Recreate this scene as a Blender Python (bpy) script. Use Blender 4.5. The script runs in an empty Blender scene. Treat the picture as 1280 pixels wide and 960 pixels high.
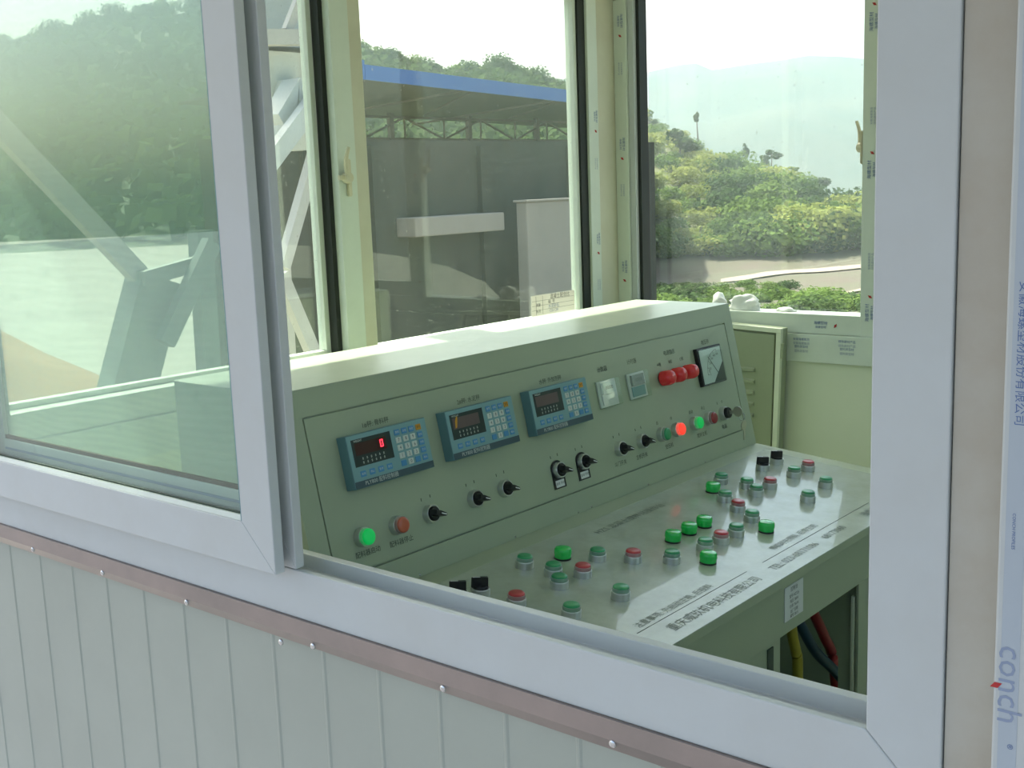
import bpy, bmesh, math, random
from mathutils import Matrix, Vector, noise

# ------------------------------------------------------------------ camera, world, sun, exposure
scene = bpy.context.scene
col = scene.collection
cam_d = bpy.data.cameras.new('camera')
cam = bpy.data.objects.new('camera', cam_d)
col.objects.link(cam)
cam_d.sensor_width = 36.0
cam_d.lens = 36.0 * 1450.1 / 1280.0
cam_d.clip_start = 0.05
cam_d.clip_end = 20000
yaw, pit, rol = -0.69859647, -0.16889971, -0.03685822
fw = Vector((math.sin(yaw)*math.cos(pit), math.cos(yaw)*math.cos(pit), math.sin(pit)))
rt = Vector((math.cos(yaw), -math.sin(yaw), 0))
up = rt.cross(fw)
r2 = math.cos(rol)*rt + math.sin(rol)*up
u2 = -math.sin(rol)*rt + math.cos(rol)*up
cam.matrix_world = Matrix(((r2.x, u2.x, -fw.x, 0), (r2.y, u2.y, -fw.y, -0.9), (r2.z, u2.z, -fw.z, 1.45), (0, 0, 0, 1)))
scene.camera = cam

SUN = Vector((-0.72, 0.22, 1.0)).normalized()          # direction towards the sun
world = bpy.data.worlds.new('world'); scene.world = world
world.use_nodes = True
wn = world.node_tree; wn.nodes.clear()
sky = wn.nodes.new('ShaderNodeTexSky'); sky.sky_type = 'NISHITA'
sky.sun_disc = False
sky.sun_elevation = math.asin(SUN.z)
sky.sun_rotation = math.atan2(SUN.x, SUN.y)
sky.air_density = 1.2; sky.dust_density = 5.0; sky.ozone_density = 1.0
bg = wn.nodes.new('ShaderNodeBackground'); bg.inputs['Strength'].default_value = 0.20
wo = wn.nodes.new('ShaderNodeOutputWorld')
wn.links.new(sky.outputs[0], bg.inputs[0]); wn.links.new(bg.outputs[0], wo.inputs[0])
sl = bpy.data.lights.new('sun', 'SUN'); sl.energy = 6.5; sl.angle = 0.02; sl.color = (1.0, 0.95, 0.86)
so = bpy.data.objects.new('sun', sl); col.objects.link(so)
so.rotation_euler = SUN.to_track_quat('Z', 'Y').to_euler()
so.location = (-20, 10, 30)
scene.view_settings.view_transform = 'Standard'
scene.view_settings.look = 'None'
scene.view_settings.gamma = 1.0
scene.view_settings.use_curve_mapping = False
scene.view_settings.exposure = 1.1

rnd = random.Random(7)
I4 = Matrix.Identity(4)

# ------------------------------------------------------------------ materials
def nodes(m):
    m.use_nodes = True
    return m.node_tree.nodes, m.node_tree.links

def mat(name, c, rough=0.5, metal=0.0, var=0.0, vscale=8.0, c2=None, bump=0.0, bscale=60.0, emit=None, es=0.0, spec=0.5, coat=0.0):
    m = bpy.data.materials.new(name); n, l = nodes(m)
    b = n['Principled BSDF']
    b.inputs['Base Color'].default_value = (*c, 1)
    b.inputs['Roughness'].default_value = rough
    b.inputs['Metallic'].default_value = metal
    b.inputs['Specular IOR Level'].default_value = spec
    b.inputs['Coat Weight'].default_value = coat
    if emit:
        b.inputs['Emission Color'].default_value = (*emit, 1); b.inputs['Emission Strength'].default_value = es
    if var > 0 or bump > 0:
        tc = n.new('ShaderNodeTexCoord')
    if var > 0:
        nt = n.new('ShaderNodeTexNoise'); nt.inputs['Scale'].default_value = vscale; nt.inputs['Detail'].default_value = 6
        nt.inputs['Roughness'].default_value = 0.65
        cr = n.new('ShaderNodeValToRGB')
        cr.color_ramp.elements[0].position = 0.35; cr.color_ramp.elements[1].position = 0.72
        cr.color_ramp.elements[0].color = (*c, 1)
        d = c2 if c2 else tuple(x*(1-var) for x in c)
        cr.color_ramp.elements[1].color = (*d, 1)
        l.new(tc.outputs['Object'], nt.inputs['Vector']); l.new(nt.outputs['Fac'], cr.inputs['Fac'])
        l.new(cr.outputs['Color'], b.inputs['Base Color'])
    if bump > 0:
        bt = n.new('ShaderNodeTexNoise'); bt.inputs['Scale'].default_value = bscale; bt.inputs['Detail'].default_value = 4
        bp = n.new('ShaderNodeBump'); bp.inputs['Strength'].default_value = bump; bp.inputs['Distance'].default_value = 0.01
        l.new(tc.outputs['Object'], bt.inputs['Vector']); l.new(bt.outputs['Fac'], bp.inputs['Height'])
        l.new(bp.outputs['Normal'], b.inputs['Normal'])
    return m

def glass_mat(name, tint, ior=1.5, dust=0.0, dustc=(0.6, 0.62, 0.55), dscale=40.0, base=0.02, streak=True):
    m = bpy.data.materials.new(name); n, l = nodes(m); n.clear()
    out = n.new('ShaderNodeOutputMaterial')
    tr = n.new('ShaderNodeBsdfTransparent'); tr.inputs[0].default_value = (*tint, 1)
    gl = n.new('ShaderNodeBsdfGlossy'); gl.inputs['Roughness'].default_value = 0.01; gl.inputs['Color'].default_value = (0.95, 1, 0.97, 1)
    fr = n.new('ShaderNodeFresnel'); fr.inputs['IOR'].default_value = ior
    ge = n.new('ShaderNodeNewGeometry'); mr = n.new('ShaderNodeMapRange')      # the same 1.5 step on both faces of the thin pane
    mr.inputs[3].default_value = ior; mr.inputs[4].default_value = 1/ior
    l.new(ge.outputs['Backfacing'], mr.inputs[0]); l.new(mr.outputs[0], fr.inputs['IOR'])
    mx = n.new('ShaderNodeMixShader')
    l.new(fr.outputs[0], mx.inputs[0]); l.new(tr.outputs[0], mx.inputs[1]); l.new(gl.outputs[0], mx.inputs[2])
    last = mx
    if dust > 0:
        df = n.new('ShaderNodeBsdfDiffuse'); df.inputs[0].default_value = (*dustc, 1)
        tl = n.new('ShaderNodeBsdfTranslucent'); tl.inputs[0].default_value = (*dustc, 1)
        ad = n.new('ShaderNodeMixShader'); ad.inputs[0].default_value = 0.5
        l.new(df.outputs[0], ad.inputs[1]); l.new(tl.outputs[0], ad.inputs[2])
        tc = n.new('ShaderNodeTexCoord')
        nt = n.new('ShaderNodeTexNoise'); nt.inputs['Scale'].default_value = dscale; nt.inputs['Detail'].default_value = 4
        cr = n.new('ShaderNodeValToRGB'); cr.color_ramp.elements[0].position = 0.66; cr.color_ramp.elements[1].position = 0.74
        cr.color_ramp.elements[0].color = (0, 0, 0, 1)
        n2 = n.new('ShaderNodeTexNoise'); n2.inputs['Scale'].default_value = 3.0; n2.inputs['Detail'].default_value = 5
        mp = n.new('ShaderNodeMapping'); mp.inputs['Scale'].default_value = (1, 2.5, 0.6)
        ma = n.new('ShaderNodeMath'); ma.operation = 'MULTIPLY_ADD'
        mb = n.new('ShaderNodeMath'); mb.operation = 'MULTIPLY_ADD'; mb.use_clamp = True
        l.new(tc.outputs['Object'], nt.inputs['Vector']); l.new(tc.outputs['Object'], mp.inputs['Vector']); l.new(mp.outputs[0], n2.inputs['Vector'])
        l.new(nt.outputs['Fac'], cr.inputs[0])
        l.new(cr.outputs[0], ma.inputs[0]); ma.inputs[1].default_value = dust; ma.inputs[2].default_value = base
        l.new(n2.outputs['Fac'], mb.inputs[0]); mb.inputs[1].default_value = dust*0.06; l.new(ma.outputs[0], mb.inputs[2])
        m2 = n.new('ShaderNodeMixShader')
        l.new(mb.outputs[0], m2.inputs[0]); l.new(mx.outputs[0], m2.inputs[1]); l.new(ad.outputs[0], m2.inputs[2])
        last = m2
    l.new(last.outputs[0], out.inputs[0])
    return m

def screen_mat(name, c, fac):
    m = bpy.data.materials.new(name); n, l = nodes(m); n.clear()
    out = n.new('ShaderNodeOutputMaterial')
    tr = n.new('ShaderNodeBsdfTransparent')
    df = n.new('ShaderNodeBsdfDiffuse'); df.inputs[0].default_value = (*c, 1)
    tl = n.new('ShaderNodeBsdfTranslucent'); tl.inputs[0].default_value = (*c, 1)
    ad = n.new('ShaderNodeMixShader'); ad.inputs[0].default_value = 0.35
    l.new(df.outputs[0], ad.inputs[1]); l.new(tl.outputs[0], ad.inputs[2])
    tc = n.new('ShaderNodeTexCoord')
    wv = n.new('ShaderNodeTexWave'); wv.wave_type = 'BANDS'; wv.bands_direction = 'Z'
    wv.inputs['Scale'].default_value = 26.0; wv.inputs['Distortion'].default_value = 14.0; wv.inputs['Detail'].default_value = 1.0; wv.inputs['Detail Scale'].default_value = 0.12
    mr = n.new('ShaderNodeMapRange'); mr.inputs[3].default_value = fac*0.97; mr.inputs[4].default_value = fac*1.03
    l.new(tc.outputs['Object'], wv.inputs['Vector']); l.new(wv.outputs['Fac'], mr.inputs[0])
    mx = n.new('ShaderNodeMixShader')
    l.new(mr.outputs[0], mx.inputs[0]); l.new(tr.outputs[0], mx.inputs[1]); l.new(ad.outputs[0], mx.inputs[2])
    l.new(mx.outputs[0], out.inputs[0])
    return m

def leaf_mat(name, c, c2):
    m = bpy.data.materials.new(name); n, l = nodes(m); n.clear()
    out = n.new('ShaderNodeOutputMaterial')
    oi = n.new('ShaderNodeObjectInfo'); ge = n.new('ShaderNodeNewGeometry')
    ad = n.new('ShaderNodeMath'); ad.operation = 'MULTIPLY_ADD'; ad.inputs[1].default_value = 0.5
    l.new(ge.outputs['Random Per Island'], ad.inputs[0])
    hm = n.new('ShaderNodeMath'); hm.operation = 'MULTIPLY'; hm.inputs[1].default_value = 0.5
    l.new(oi.outputs['Random'], hm.inputs[0]); l.new(hm.outputs[0], ad.inputs[2])
    mc = n.new('ShaderNodeMix'); mc.data_type = 'RGBA'
    mc.inputs[6].default_value = (*c, 1); mc.inputs[7].default_value = (*c2, 1)
    l.new(ad.outputs[0], mc.inputs[0])
    df = n.new('ShaderNodeBsdfDiffuse'); tl = n.new('ShaderNodeBsdfTranslucent')
    l.new(mc.outputs[2], df.inputs[0]); l.new(mc.outputs[2], tl.inputs[0])
    mx = n.new('ShaderNodeMixShader'); mx.inputs[0].default_value = 0.35
    l.new(df.outputs[0], mx.inputs[1]); l.new(tl.outputs[0], mx.inputs[2]); l.new(mx.outputs[0], out.inputs[0])
    return m

M = dict(
    pvc=mat('pvc_white', (0.53, 0.56, 0.55), 0.38, var=1, vscale=9, c2=(0.505, 0.525, 0.505)),
    pvc_in=mat('pvc_film', (0.66, 0.71, 0.62), 0.4, var=1, vscale=7, c2=(0.60, 0.65, 0.56)),
    pvc_beige=mat('pvc_beige', (0.60, 0.59, 0.455), 0.45, var=1, vscale=6, c2=(0.54, 0.51, 0.385)),
    rubber=mat('rubber', (0.012, 0.016, 0.012), 0.6),
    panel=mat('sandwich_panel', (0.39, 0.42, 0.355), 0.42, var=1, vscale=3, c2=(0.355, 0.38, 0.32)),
    panel_in=mat('panel_inside', (0.72, 0.75, 0.58), 0.5, var=1, vscale=2.5, c2=(0.68, 0.72, 0.54)),
    beige=mat('beige_panel', (0.47, 0.45, 0.385), 0.55, var=1, vscale=11, c2=(0.42, 0.375, 0.30)),
    alu=mat('aluminium_flashing', (0.36, 0.30, 0.275), 0.32, 0.55, var=1, vscale=8, c2=(0.28, 0.245, 0.225)),
    steel=mat('screw_steel', (0.6, 0.6, 0.6), 0.25, 1.0),
    chrome=mat('satin_chrome', (0.62, 0.64, 0.63), 0.28, 0.9),
    console=mat('console_paint', (0.38, 0.44, 0.305), 0.36, var=1, vscale=5, c2=(0.355, 0.415, 0.29), bump=0.02, bscale=300),
    desk=mat('desk_paint', (0.38, 0.425, 0.335), 0.26, var=1, vscale=16, c2=(0.46, 0.50, 0.42), coat=0.5),
    consoletop=mat('console_top_paint', (0.40, 0.46, 0.35), 0.3, var=1, vscale=9, c2=(0.47, 0.52, 0.42)),
    black=mat('black_plastic', (0.010, 0.010, 0.011), 0.35),
    ink=mat('dark_ink', (0.035, 0.05, 0.035), 0.7),
    inkd=mat('faded_ink', (0.12, 0.15, 0.12), 0.6),
    inkb=mat('blue_ink', (0.10, 0.16, 0.34), 0.7),
    inkp=mat('pale_blue_ink', (0.27, 0.32, 0.43), 0.7),
    inkr=mat('red_ink', (0.45, 0.03, 0.03), 0.7),
    white=mat('white_plastic', (0.75, 0.77, 0.74), 0.4),
    teal=mat('teal_housing', (0.115, 0.235, 0.255), 0.4),
    tealf=mat('teal_face', (0.20, 0.375, 0.385), 0.4),
    navy=mat('navy_strip', (0.045, 0.085, 0.10), 0.45),
    screen=mat('indicator_screen', (0.028, 0.045, 0.045), 0.18),
    wine=mat('display_window', (0.055, 0.020, 0.020), 0.15),
    wine2=mat('display_window_off', (0.13, 0.095, 0.095), 0.15),
    led=mat('led_red', (0.8, 0.02, 0.03), 0.4, emit=(1.0, 0.03, 0.06), es=1.6),
    keyb=mat('key_blue', (0.07, 0.27, 0.50), 0.45),
    keyw=mat('key_white', (0.60, 0.66, 0.60), 0.45),
    keyo=mat('key_orange', (0.62, 0.30, 0.015), 0.45),
    green=mat('green_cap', (0.020, 0.30, 0.105), 0.3, coat=0.3),
    green_l=mat('green_lamp', (0.012, 0.46, 0.07), 0.2, coat=0.5, emit=(0.0, 0.5, 0.05), es=0.03),
    green_on=mat('green_lit', (0.01, 0.45, 0.10), 0.3, emit=(0.0, 0.75, 0.13), es=0.14),
    red=mat('red_cap', (0.50, 0.035, 0.045), 0.3, coat=0.3),
    red_l=mat('red_lamp', (0.55, 0.025, 0.03), 0.22, coat=0.5, emit=(0.8, 0.02, 0.02), es=0.03),
    red_on=mat('red_lit', (0.8, 0.04, 0.03), 0.3, emit=(1.0, 0.06, 0.03), es=0.40),
    redo=mat('red_orange_cap', (0.52, 0.115, 0.055), 0.3, coat=0.3),
    red_d=mat('dark_red_cap', (0.28, 0.022, 0.025), 0.3, coat=0.3),
    brass=mat('key_nickel', (0.55, 0.56, 0.46), 0.28, 0.8),
    face=mat('meter_face', (0.66, 0.74, 0.72), 0.4),
    cream=mat('latch_cream', (0.60, 0.56, 0.40), 0.4),
    dark=mat('inside_dark', (0.06, 0.08, 0.055), 0.7),
    cable_r=mat('cable_red', (0.30, 0.02, 0.022), 0.45),
    cable_b=mat('cable_blue', (0.012, 0.055, 0.085), 0.45),
    cable_y=mat('cable_yellow', (0.36, 0.31, 0.03), 0.45),
    cabinet=mat('cabinet_paint', (0.33, 0.37, 0.24), 0.42, var=1, vscale=4, c2=(0.30, 0.34, 0.22)),
    paper=screen_mat('paper', (0.78, 0.76, 0.70), 1.0),
    cloth=mat('plastic_bag', (0.80, 0.80, 0.74), 0.45),
    floor=mat('floor_paint', (0.42, 0.45, 0.37), 0.5, var=1, vscale=4, c2=(0.38, 0.40, 0.33)),
    ceil=mat('ceiling_panel', (0.82, 0.84, 0.80), 0.6),
    wsteel=mat('white_steel', (0.50, 0.48, 0.43), 0.45, var=1, vscale=2, c2=(0.42, 0.40, 0.36)),
    wsteel2=mat('white_steel_plate', (0.50, 0.53, 0.51), 0.45, var=1, vscale=3, c2=(0.42, 0.44, 0.41)),
    gsteel=mat('grey_or_shaded_steel', (0.20, 0.24, 0.20), 0.5, var=1, vscale=2, c2=(0.16, 0.19, 0.16)),  # plain grey on a counter; on hopper legs, shade put into the colour
    bluefascia=mat('blue_fascia', (0.10, 0.21, 0.52), 0.4),
    roofsheet=mat('roof_sheet', (0.13, 0.13, 0.10), 0.6, var=1, vscale=0.5, c2=(0.10, 0.10, 0.08)),
    darkwall=mat('stained_wall', (0.055, 0.062, 0.042), 0.8, var=1, vscale=0.7, c2=(0.095, 0.085, 0.065)),
    palewall=mat('pale_render', (0.38, 0.33, 0.28), 0.8, var=1, vscale=1.2, c2=(0.33, 0.29, 0.245)),
    truss=mat('truss_steel', (0.13, 0.12, 0.09), 0.6),
    ground=mat('concrete_yard', (0.33, 0.32, 0.265), 0.85, var=1, vscale=0.35, c2=(0.25, 0.245, 0.20), bump=0.2, bscale=2),
    added_dark_ground=mat('added_dark_ground', (0.085, 0.09, 0.10), 0.9, var=1, vscale=0.6, c2=(0.11, 0.115, 0.12), bump=0.2, bscale=8),
    sand=mat('orange_sand', (0.36, 0.19, 0.075), 0.9, var=1, vscale=1.5, c2=(0.30, 0.17, 0.08), bump=0.3, bscale=5),
    hill=mat('hill_scrub', (0.10, 0.125, 0.042), 0.95, var=1, vscale=0.08, c2=(0.165, 0.16, 0.065)),
    hill2=mat('hill_dark_scrub', (0.075, 0.105, 0.055), 0.95, var=1, vscale=0.06, c2=(0.10, 0.125, 0.065)),
    soil=mat('brown_soil', (0.095, 0.072, 0.055), 0.95, var=1, vscale=0.12, c2=(0.065, 0.075, 0.032)),
    road=mat('dirt_road', (0.30, 0.24, 0.19), 0.95, var=1, vscale=0.3, c2=(0.25, 0.20, 0.155)),
    mount=mat('far_mountain', (0.030, 0.050, 0.030), 1.0, var=1, vscale=0.006, c2=(0.065, 0.072, 0.045), spec=0.1),
    bark=mat('bark', (0.10, 0.08, 0.06), 0.9),
    leaf=leaf_mat('leaf', (0.085, 0.145, 0.04), (0.18, 0.255, 0.07)),
    leafd=leaf_mat('leaf_dark', (0.045, 0.085, 0.035), (0.09, 0.135, 0.05)),
    leafy=leaf_mat('leaf_yellow', (0.18, 0.23, 0.055), (0.33, 0.35, 0.11)),
    glass=glass_mat('green_glass_front', (0.87, 0.945, 0.91), 1.6, dust=0.10, base=0.01, dscale=30, dustc=(0.45, 0.60, 0.52)),
    glass_d=glass_mat('dusty_glass', (0.90, 0.95, 0.90), 1.5, dust=0.38, base=0.004, dscale=190, dustc=(0.50, 0.55, 0.45)),
    glass_f=glass_mat('hazy_glass', (0.93, 0.98, 0.95), 1.5, dust=0.20, base=0.012, dscale=60, dustc=(0.62, 0.68, 0.60)),
    clear=glass_mat('clear_plastic', (0.85, 0.90, 0.86), 1.6),
    ringm=screen_mat('frosted_ring', (0.80, 0.86, 0.82), 0.42),
    mesh=screen_mat('insect_mesh', (0.48, 0.62, 0.57), 0.36),
)

# ------------------------------------------------------------------ helpers
WM = {}
def tag(o, label=None, cat=None, group=None, kind=None):
    if label: o['label'] = label
    if cat: o['category'] = cat
    if group: o['group'] = group
    if kind: o['kind'] = kind
    return o

def empty(name, loc=(0, 0, 0), parent=None):
    o = bpy.data.objects.new(name, None); col.objects.link(o)
    o.empty_display_size = 0.05
    m = Matrix.Translation(loc)
    if parent: o.parent = parent; o.matrix_basis = WM[parent].inverted() @ m
    else: o.matrix_basis = m
    WM[o] = m
    return o

def put(name, me, parent=None, m=I4):
    o = bpy.data.objects.new(name, me); col.objects.link(o)
    if parent is not None:
        o.parent = parent; o.matrix_basis = WM[parent].inverted() @ m
    else:
        o.matrix_basis = m
    WM[o] = m
    return o

def finish(bm, name, material, smooth=False):
    bmesh.ops.recalc_face_normals(bm, faces=bm.faces)
    me = bpy.data.meshes.new(name); bm.to_mesh(me); bm.free()
    if material is not None: me.materials.append(material)
    if smooth:
        for p in me.polygons: p.use_smooth = True
    return me

def hexa(bm, pts):
    v = [bm.verts.new(p) for p in pts]
    for f in ((0, 1, 2, 3), (4, 5, 6, 7), (0, 1, 5, 4), (1, 2, 6, 5), (2, 3, 7, 6), (3, 0, 4, 7)):
        bm.faces.new([v[i] for i in f])
    return v

def add_box(bm, lo, hi):
    x0, y0, z0 = lo; x1, y1, z1 = hi
    hexa(bm, [(x0, y0, z0), (x1, y0, z0), (x1, y1, z0), (x0, y1, z0), (x0, y0, z1), (x1, y0, z1), (x1, y1, z1), (x0, y1, z1)])

def box_me(lo, hi, material, bevel=0.0, name='box', seg=2):
    bm = bmesh.new(); add_box(bm, lo, hi)
    bmesh.ops.recalc_face_normals(bm, faces=bm.faces)
    if bevel > 0: bmesh.ops.bevel(bm, geom=list(bm.edges), offset=bevel, segments=seg, affect='EDGES', profile=0.5)
    return finish(bm, name, M[material])

def box(name, lo, hi, material, parent=None, bevel=0.0, m=I4):
    return put(name, box_me(lo, hi, material, bevel, name), parent, m)

def boxes(name, lst, material, parent=None, m=I4):
    bm = bmesh.new()
    for lo, hi in lst: add_box(bm, lo, hi)
    return put(name, finish(bm, name, M[material]), parent, m)

def hexobj(name, pts, material, parent=None, bevel=0.0):
    bm = bmesh.new(); hexa(bm, pts); bmesh.ops.recalc_face_normals(bm, faces=bm.faces)
    if bevel > 0: bmesh.ops.bevel(bm, geom=list(bm.edges), offset=bevel, segments=2, affect='EDGES', profile=0.5)
    return put(name, finish(bm, name, M[material]), parent)

def prism_me(poly, y0, y1, material, axis='y', name='prism', bevel=0.0):
    """poly: list of (a, b); extruded along y (a=x, b=z) or x (a=y, b=z) or z (a=x, b=y)"""
    bm = bmesh.new()
    f = {'y': lambda a, b, t: (a, t, b), 'x': lambda a, b, t: (t, a, b), 'z': lambda a, b, t: (a, b, t)}[axis]
    A = [bm.verts.new(f(a, b, y0)) for a, b in poly]; B = [bm.verts.new(f(a, b, y1)) for a, b in poly]
    bm.faces.new(A); bm.faces.new(B)
    for i in range(len(poly)):
        j = (i+1) % len(poly); bm.faces.new((A[i], A[j], B[j], B[i]))
    bmesh.ops.recalc_face_normals(bm, faces=bm.faces)
    if bevel > 0: bmesh.ops.bevel(bm, geom=list(bm.edges), offset=bevel, segments=2, affect='EDGES', profile=0.5)
    return finish(bm, name, M[material])

def prism(name, poly, y0, y1, material, parent=None, axis='y', m=I4, bevel=0.0):
    return put(name, prism_me(poly, y0, y1, material, axis, name, bevel), parent, m)

def lathe_me(prof, material, seg=28, name='lathe', smooth=True):
    """profile (r, z) about local z; sharp corners by doubled points"""
    bm = bmesh.new(); rings = []
    for r, z in prof:
        if r < 1e-6: rings.append([bm.verts.new((0, 0, z))])
        else: rings.append([bm.verts.new((r*math.cos(2*math.pi*i/seg), r*math.sin(2*math.pi*i/seg), z)) for i in range(seg)])
    for a, b in zip(rings[:-1], rings[1:]):
        for i in range(seg):
            j = (i+1) % seg
            if len(a) == 1 and len(b) == 1: continue
            if len(a) == 1: bm.faces.new((a[0], b[i], b[j]))
            elif len(b) == 1: bm.faces.new((a[i], a[j], b[0]))
            else: bm.faces.new((a[i], a[j], b[j], b[i]))
    me = finish(bm, name, M[material], smooth)
    if smooth:
        try: me.set_sharp_from_angle(angle=math.radians(40))
        except Exception: pass
    return me

def tube_me(pts, r, material, seg=10, name='tube', caps=True):
    pts = [Vector(p) for p in pts]; bm = bmesh.new(); rings = []
    rr = r if isinstance(r, (list, tuple)) else [r]*len(pts)
    for i, p in enumerate(pts):
        t = (pts[min(i+1, len(pts)-1)] - pts[max(i-1, 0)]).normalized()
        a = t.orthogonal().normalized() if abs(t.z) > 0.9 else t.cross(Vector((0, 0, 1))).normalized()
        b = t.cross(a)
        rings.append([bm.verts.new(p + (a*math.cos(2*math.pi*k/seg) + b*math.sin(2*math.pi*k/seg))*rr[i]) for k in range(seg)])
    for A, B in zip(rings[:-1], rings[1:]):
        for k in range(seg): bm.faces.new((A[k], A[(k+1) % seg], B[(k+1) % seg], B[k]))
    if caps: bm.faces.new(rings[0]); bm.faces.new(rings[-1])
    return finish(bm, name, M[material], True)

def smooth_path(pts, n=8):
    P = [Vector(p) for p in pts]; P = [P[0]*2-P[1]] + P + [P[-1]*2-P[-2]]; out = []
    for i in range(1, len(P)-2):
        for k in range(n):
            t = k/n
            out.append(0.5*((2*P[i]) + (P[i+1]-P[i-1])*t + (2*P[i-1]-5*P[i]+4*P[i+1]-P[i+2])*t*t + (3*P[i]-P[i-1]-3*P[i+1]+P[i+2])*t**3))
    out.append(P[-2]); return out

def beam(name, a, b, w, d, material, parent=None):
    """rectangular bar from a to b, w across, d deep"""
    a, b = Vector(a), Vector(b); t = (b-a).normalized()
    s = t.cross(Vector((1, 0, 0)));
    s = Vector((0, 0, 1)) if s.length < 1e-3 else s.normalized()
    q = t.cross(s)
    s *= w/2; q *= d/2
    return hexobj(name, [a-s-q, a+s-q, a+s+q, a-s+q, b-s-q, b+s-q, b+s+q, b-s+q], material, parent)

TXT = {}
def text_me(s, size, material):
    k = (s, size, material)
    if k in TXT: return TXT[k]
    cu = bpy.data.curves.new('lettering', 'FONT'); cu.body = s; cu.size = size; cu.align_x = 'CENTER'; cu.align_y = 'CENTER'
    cu.resolution_u = 2
    ob = bpy.data.objects.new('lettering', cu); col.objects.link(ob)
    dg = bpy.context.evaluated_depsgraph_get()
    me = bpy.data.meshes.new_from_object(ob.evaluated_get(dg))
    bpy.data.objects.remove(ob); bpy.data.curves.remove(cu)
    me.name = 'lettering'
    me.materials.clear(); me.materials.append(M[material])
    TXT[k] = me
    return me

def text(s, size, material, parent, m, name='lettering'):
    return put(name, text_me(s, size, material), parent, m)

def T(x, y, z): return Matrix.Translation((x, y, z))
def RZ(a): return Matrix.Rotation(math.radians(a), 4, 'Z')
def frame(o, ex, ey, ez): 
    return Matrix(((ex[0], ey[0], ez[0], o[0]), (ex[1], ey[1], ez[1], o[1]), (ex[2], ey[2], ez[2], o[2]), (0, 0, 0, 1)))

FR = lambda x, y, z: frame((x, y, z), (1, 0, 0), (0, 0, 1), (0, -1, 0))       # faces -y
LF = lambda x, y, z: frame((x, y, z), (0, 1, 0), (0, 0, 1), (1, 0, 0))        # faces +x

def mitre_frame(parent, plane, u0, u1, v0, v1, w, d0, d1, material, names, bevel=0.0012):
    """four mitred bars. plane 'f': u=x, depth=y ; 'l': u=y, depth=x. w = (left, right, bottom, top)"""
    wl, wr, wb, wt = w
    def P(u, v, d): return (u, d, v) if plane == 'f' else (d, u, v)
    o = [(u0, v0), (u1, v0), (u1, v1), (u0, v1)]
    i = [(u0+wl, v0+wb), (u1-wr, v0+wb), (u1-wr, v1-wt), (u0+wl, v1-wt)]
    res = []
    for k, nm in zip(range(4), names):
        j = (k+1) % 4
        q = [o[k], o[j], i[j], i[k]]
        res.append(hexobj(nm, [P(u, v, d0) for u, v in q] + [P(u, v, d1) for u, v in q], material, parent, bevel))
    return res

def film_marks(parent, F, spots, rot=90, s=0.012, step=True):
    """printed protective film: small blue lettering with a red diamond"""
    for (x, y, z) in spots:
        m = F(x, y, z) @ RZ(rot)
        text('海螺型材', s, 'inkb', parent, m @ T(-0.034, s*0.55, 0.0004), 'film_print')
        text('海螺型材', s*0.8, 'inkb', parent, m @ T(-0.034, -s*0.55, 0.0004), 'film_print')
        put('film_print', DIAMOND, parent, m @ T(0.008, 0, 0.0005))
        text('安徽海螺集团', s*0.6, 'inkp', parent, m @ T(0.10, 0.003, 0.0004), 'film_print')
        text('绿色建材产品', s*0.6, 'inkp', parent, m @ T(0.10, -0.006, 0.0004), 'film_print')
bm = bmesh.new()
bm.faces.new([bm.verts.new(p) for p in ((-0.004, -0.006, 0), (0.003, -0.002, 0), (0.004, 0.006, 0), (-0.003, 0.002, 0))])
DIAMOND = finish(bm, 'film_print', M['inkr'])

# ------------------------------------------------------------------ the cabin shell
tag(box('floor', (-2.08, 0.0, -0.12), (0.62, 2.08, 0.0), 'floor'), kind='structure')
tag(box('ceiling', (-2.10, -0.01, 2.16), (0.64, 2.10, 2.26), 'ceil'), kind='structure')

tag(box('roof', (-2.22, -1.75, 2.262), (0.76, 2.2, 2.31), 'panel'), kind='structure')  # unseen front overhang, lengthened to keep sky light off the front wall

# front wall: sandwich panel below the window, with raised ribs
wf = box('wall_front', (-2.08, 0.014, -0.9), (-0.266, 0.075, 0.902), 'panel'); tag(wf, kind='structure')
rib = prism_me([(-0.0045, 0), (-0.0015, -0.0018), (0.0015, -0.0018), (0.0045, 0)], -0.9, 0.88, 'panel', 'z', 'rib')
for k in range(17): put('rib', rib, wf, T(-2.013 + 0.1015*k, 0.0142, 0))
box('upper_panel', (-2.08, 0.0, 2.0), (0.62, 0.075, 2.16), 'panel', wf)
box('corner_panel', (-2.08, 0.0, 0.902), (-1.951, 0.03, 2.0), 'panel', wf)
box('side_strip', (-0.3085, 0.003, 0.902), (-0.266, 0.075, 2.0), 'beige', wf, 0.001)
box('side_strip', (-0.3085, 0.003, -0.9), (-0.266, 0.0138, 0.9015), 'beige', wf, 0.001)
box('door_side_panel', (0.53, 0.0, -0.9), (0.62, 0.075, 2.0), 'panel', wf)

# flashing strip below the front window
tr = prism('trim_1', [(-0.004, 0.9155), (0.013, 0.9155), (0.013, 0.879), (0.004, 0.8785), (0.001, 0.884), (-0.004, 0.893)], -2.09, -0.31, 'alu', None, 'x')
tag(tr, kind='structure')
scr = lathe_me([(0, 0.0035), (0.0022, 0.0034), (0.0040, 0.0022), (0.0045, 0.0)], 'steel', 14, 'screw')
for sx, sz in ((-1.794, .890), (-1.584, .890), (-1.367, .888), (-1.161, .8765), (-1.097, .886), (-.872, .888), (-.637, .890), (-.43, .890), (-2.0, .890)):
    put('screw', scr, tr, FR(sx, -0.003, sz))

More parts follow.
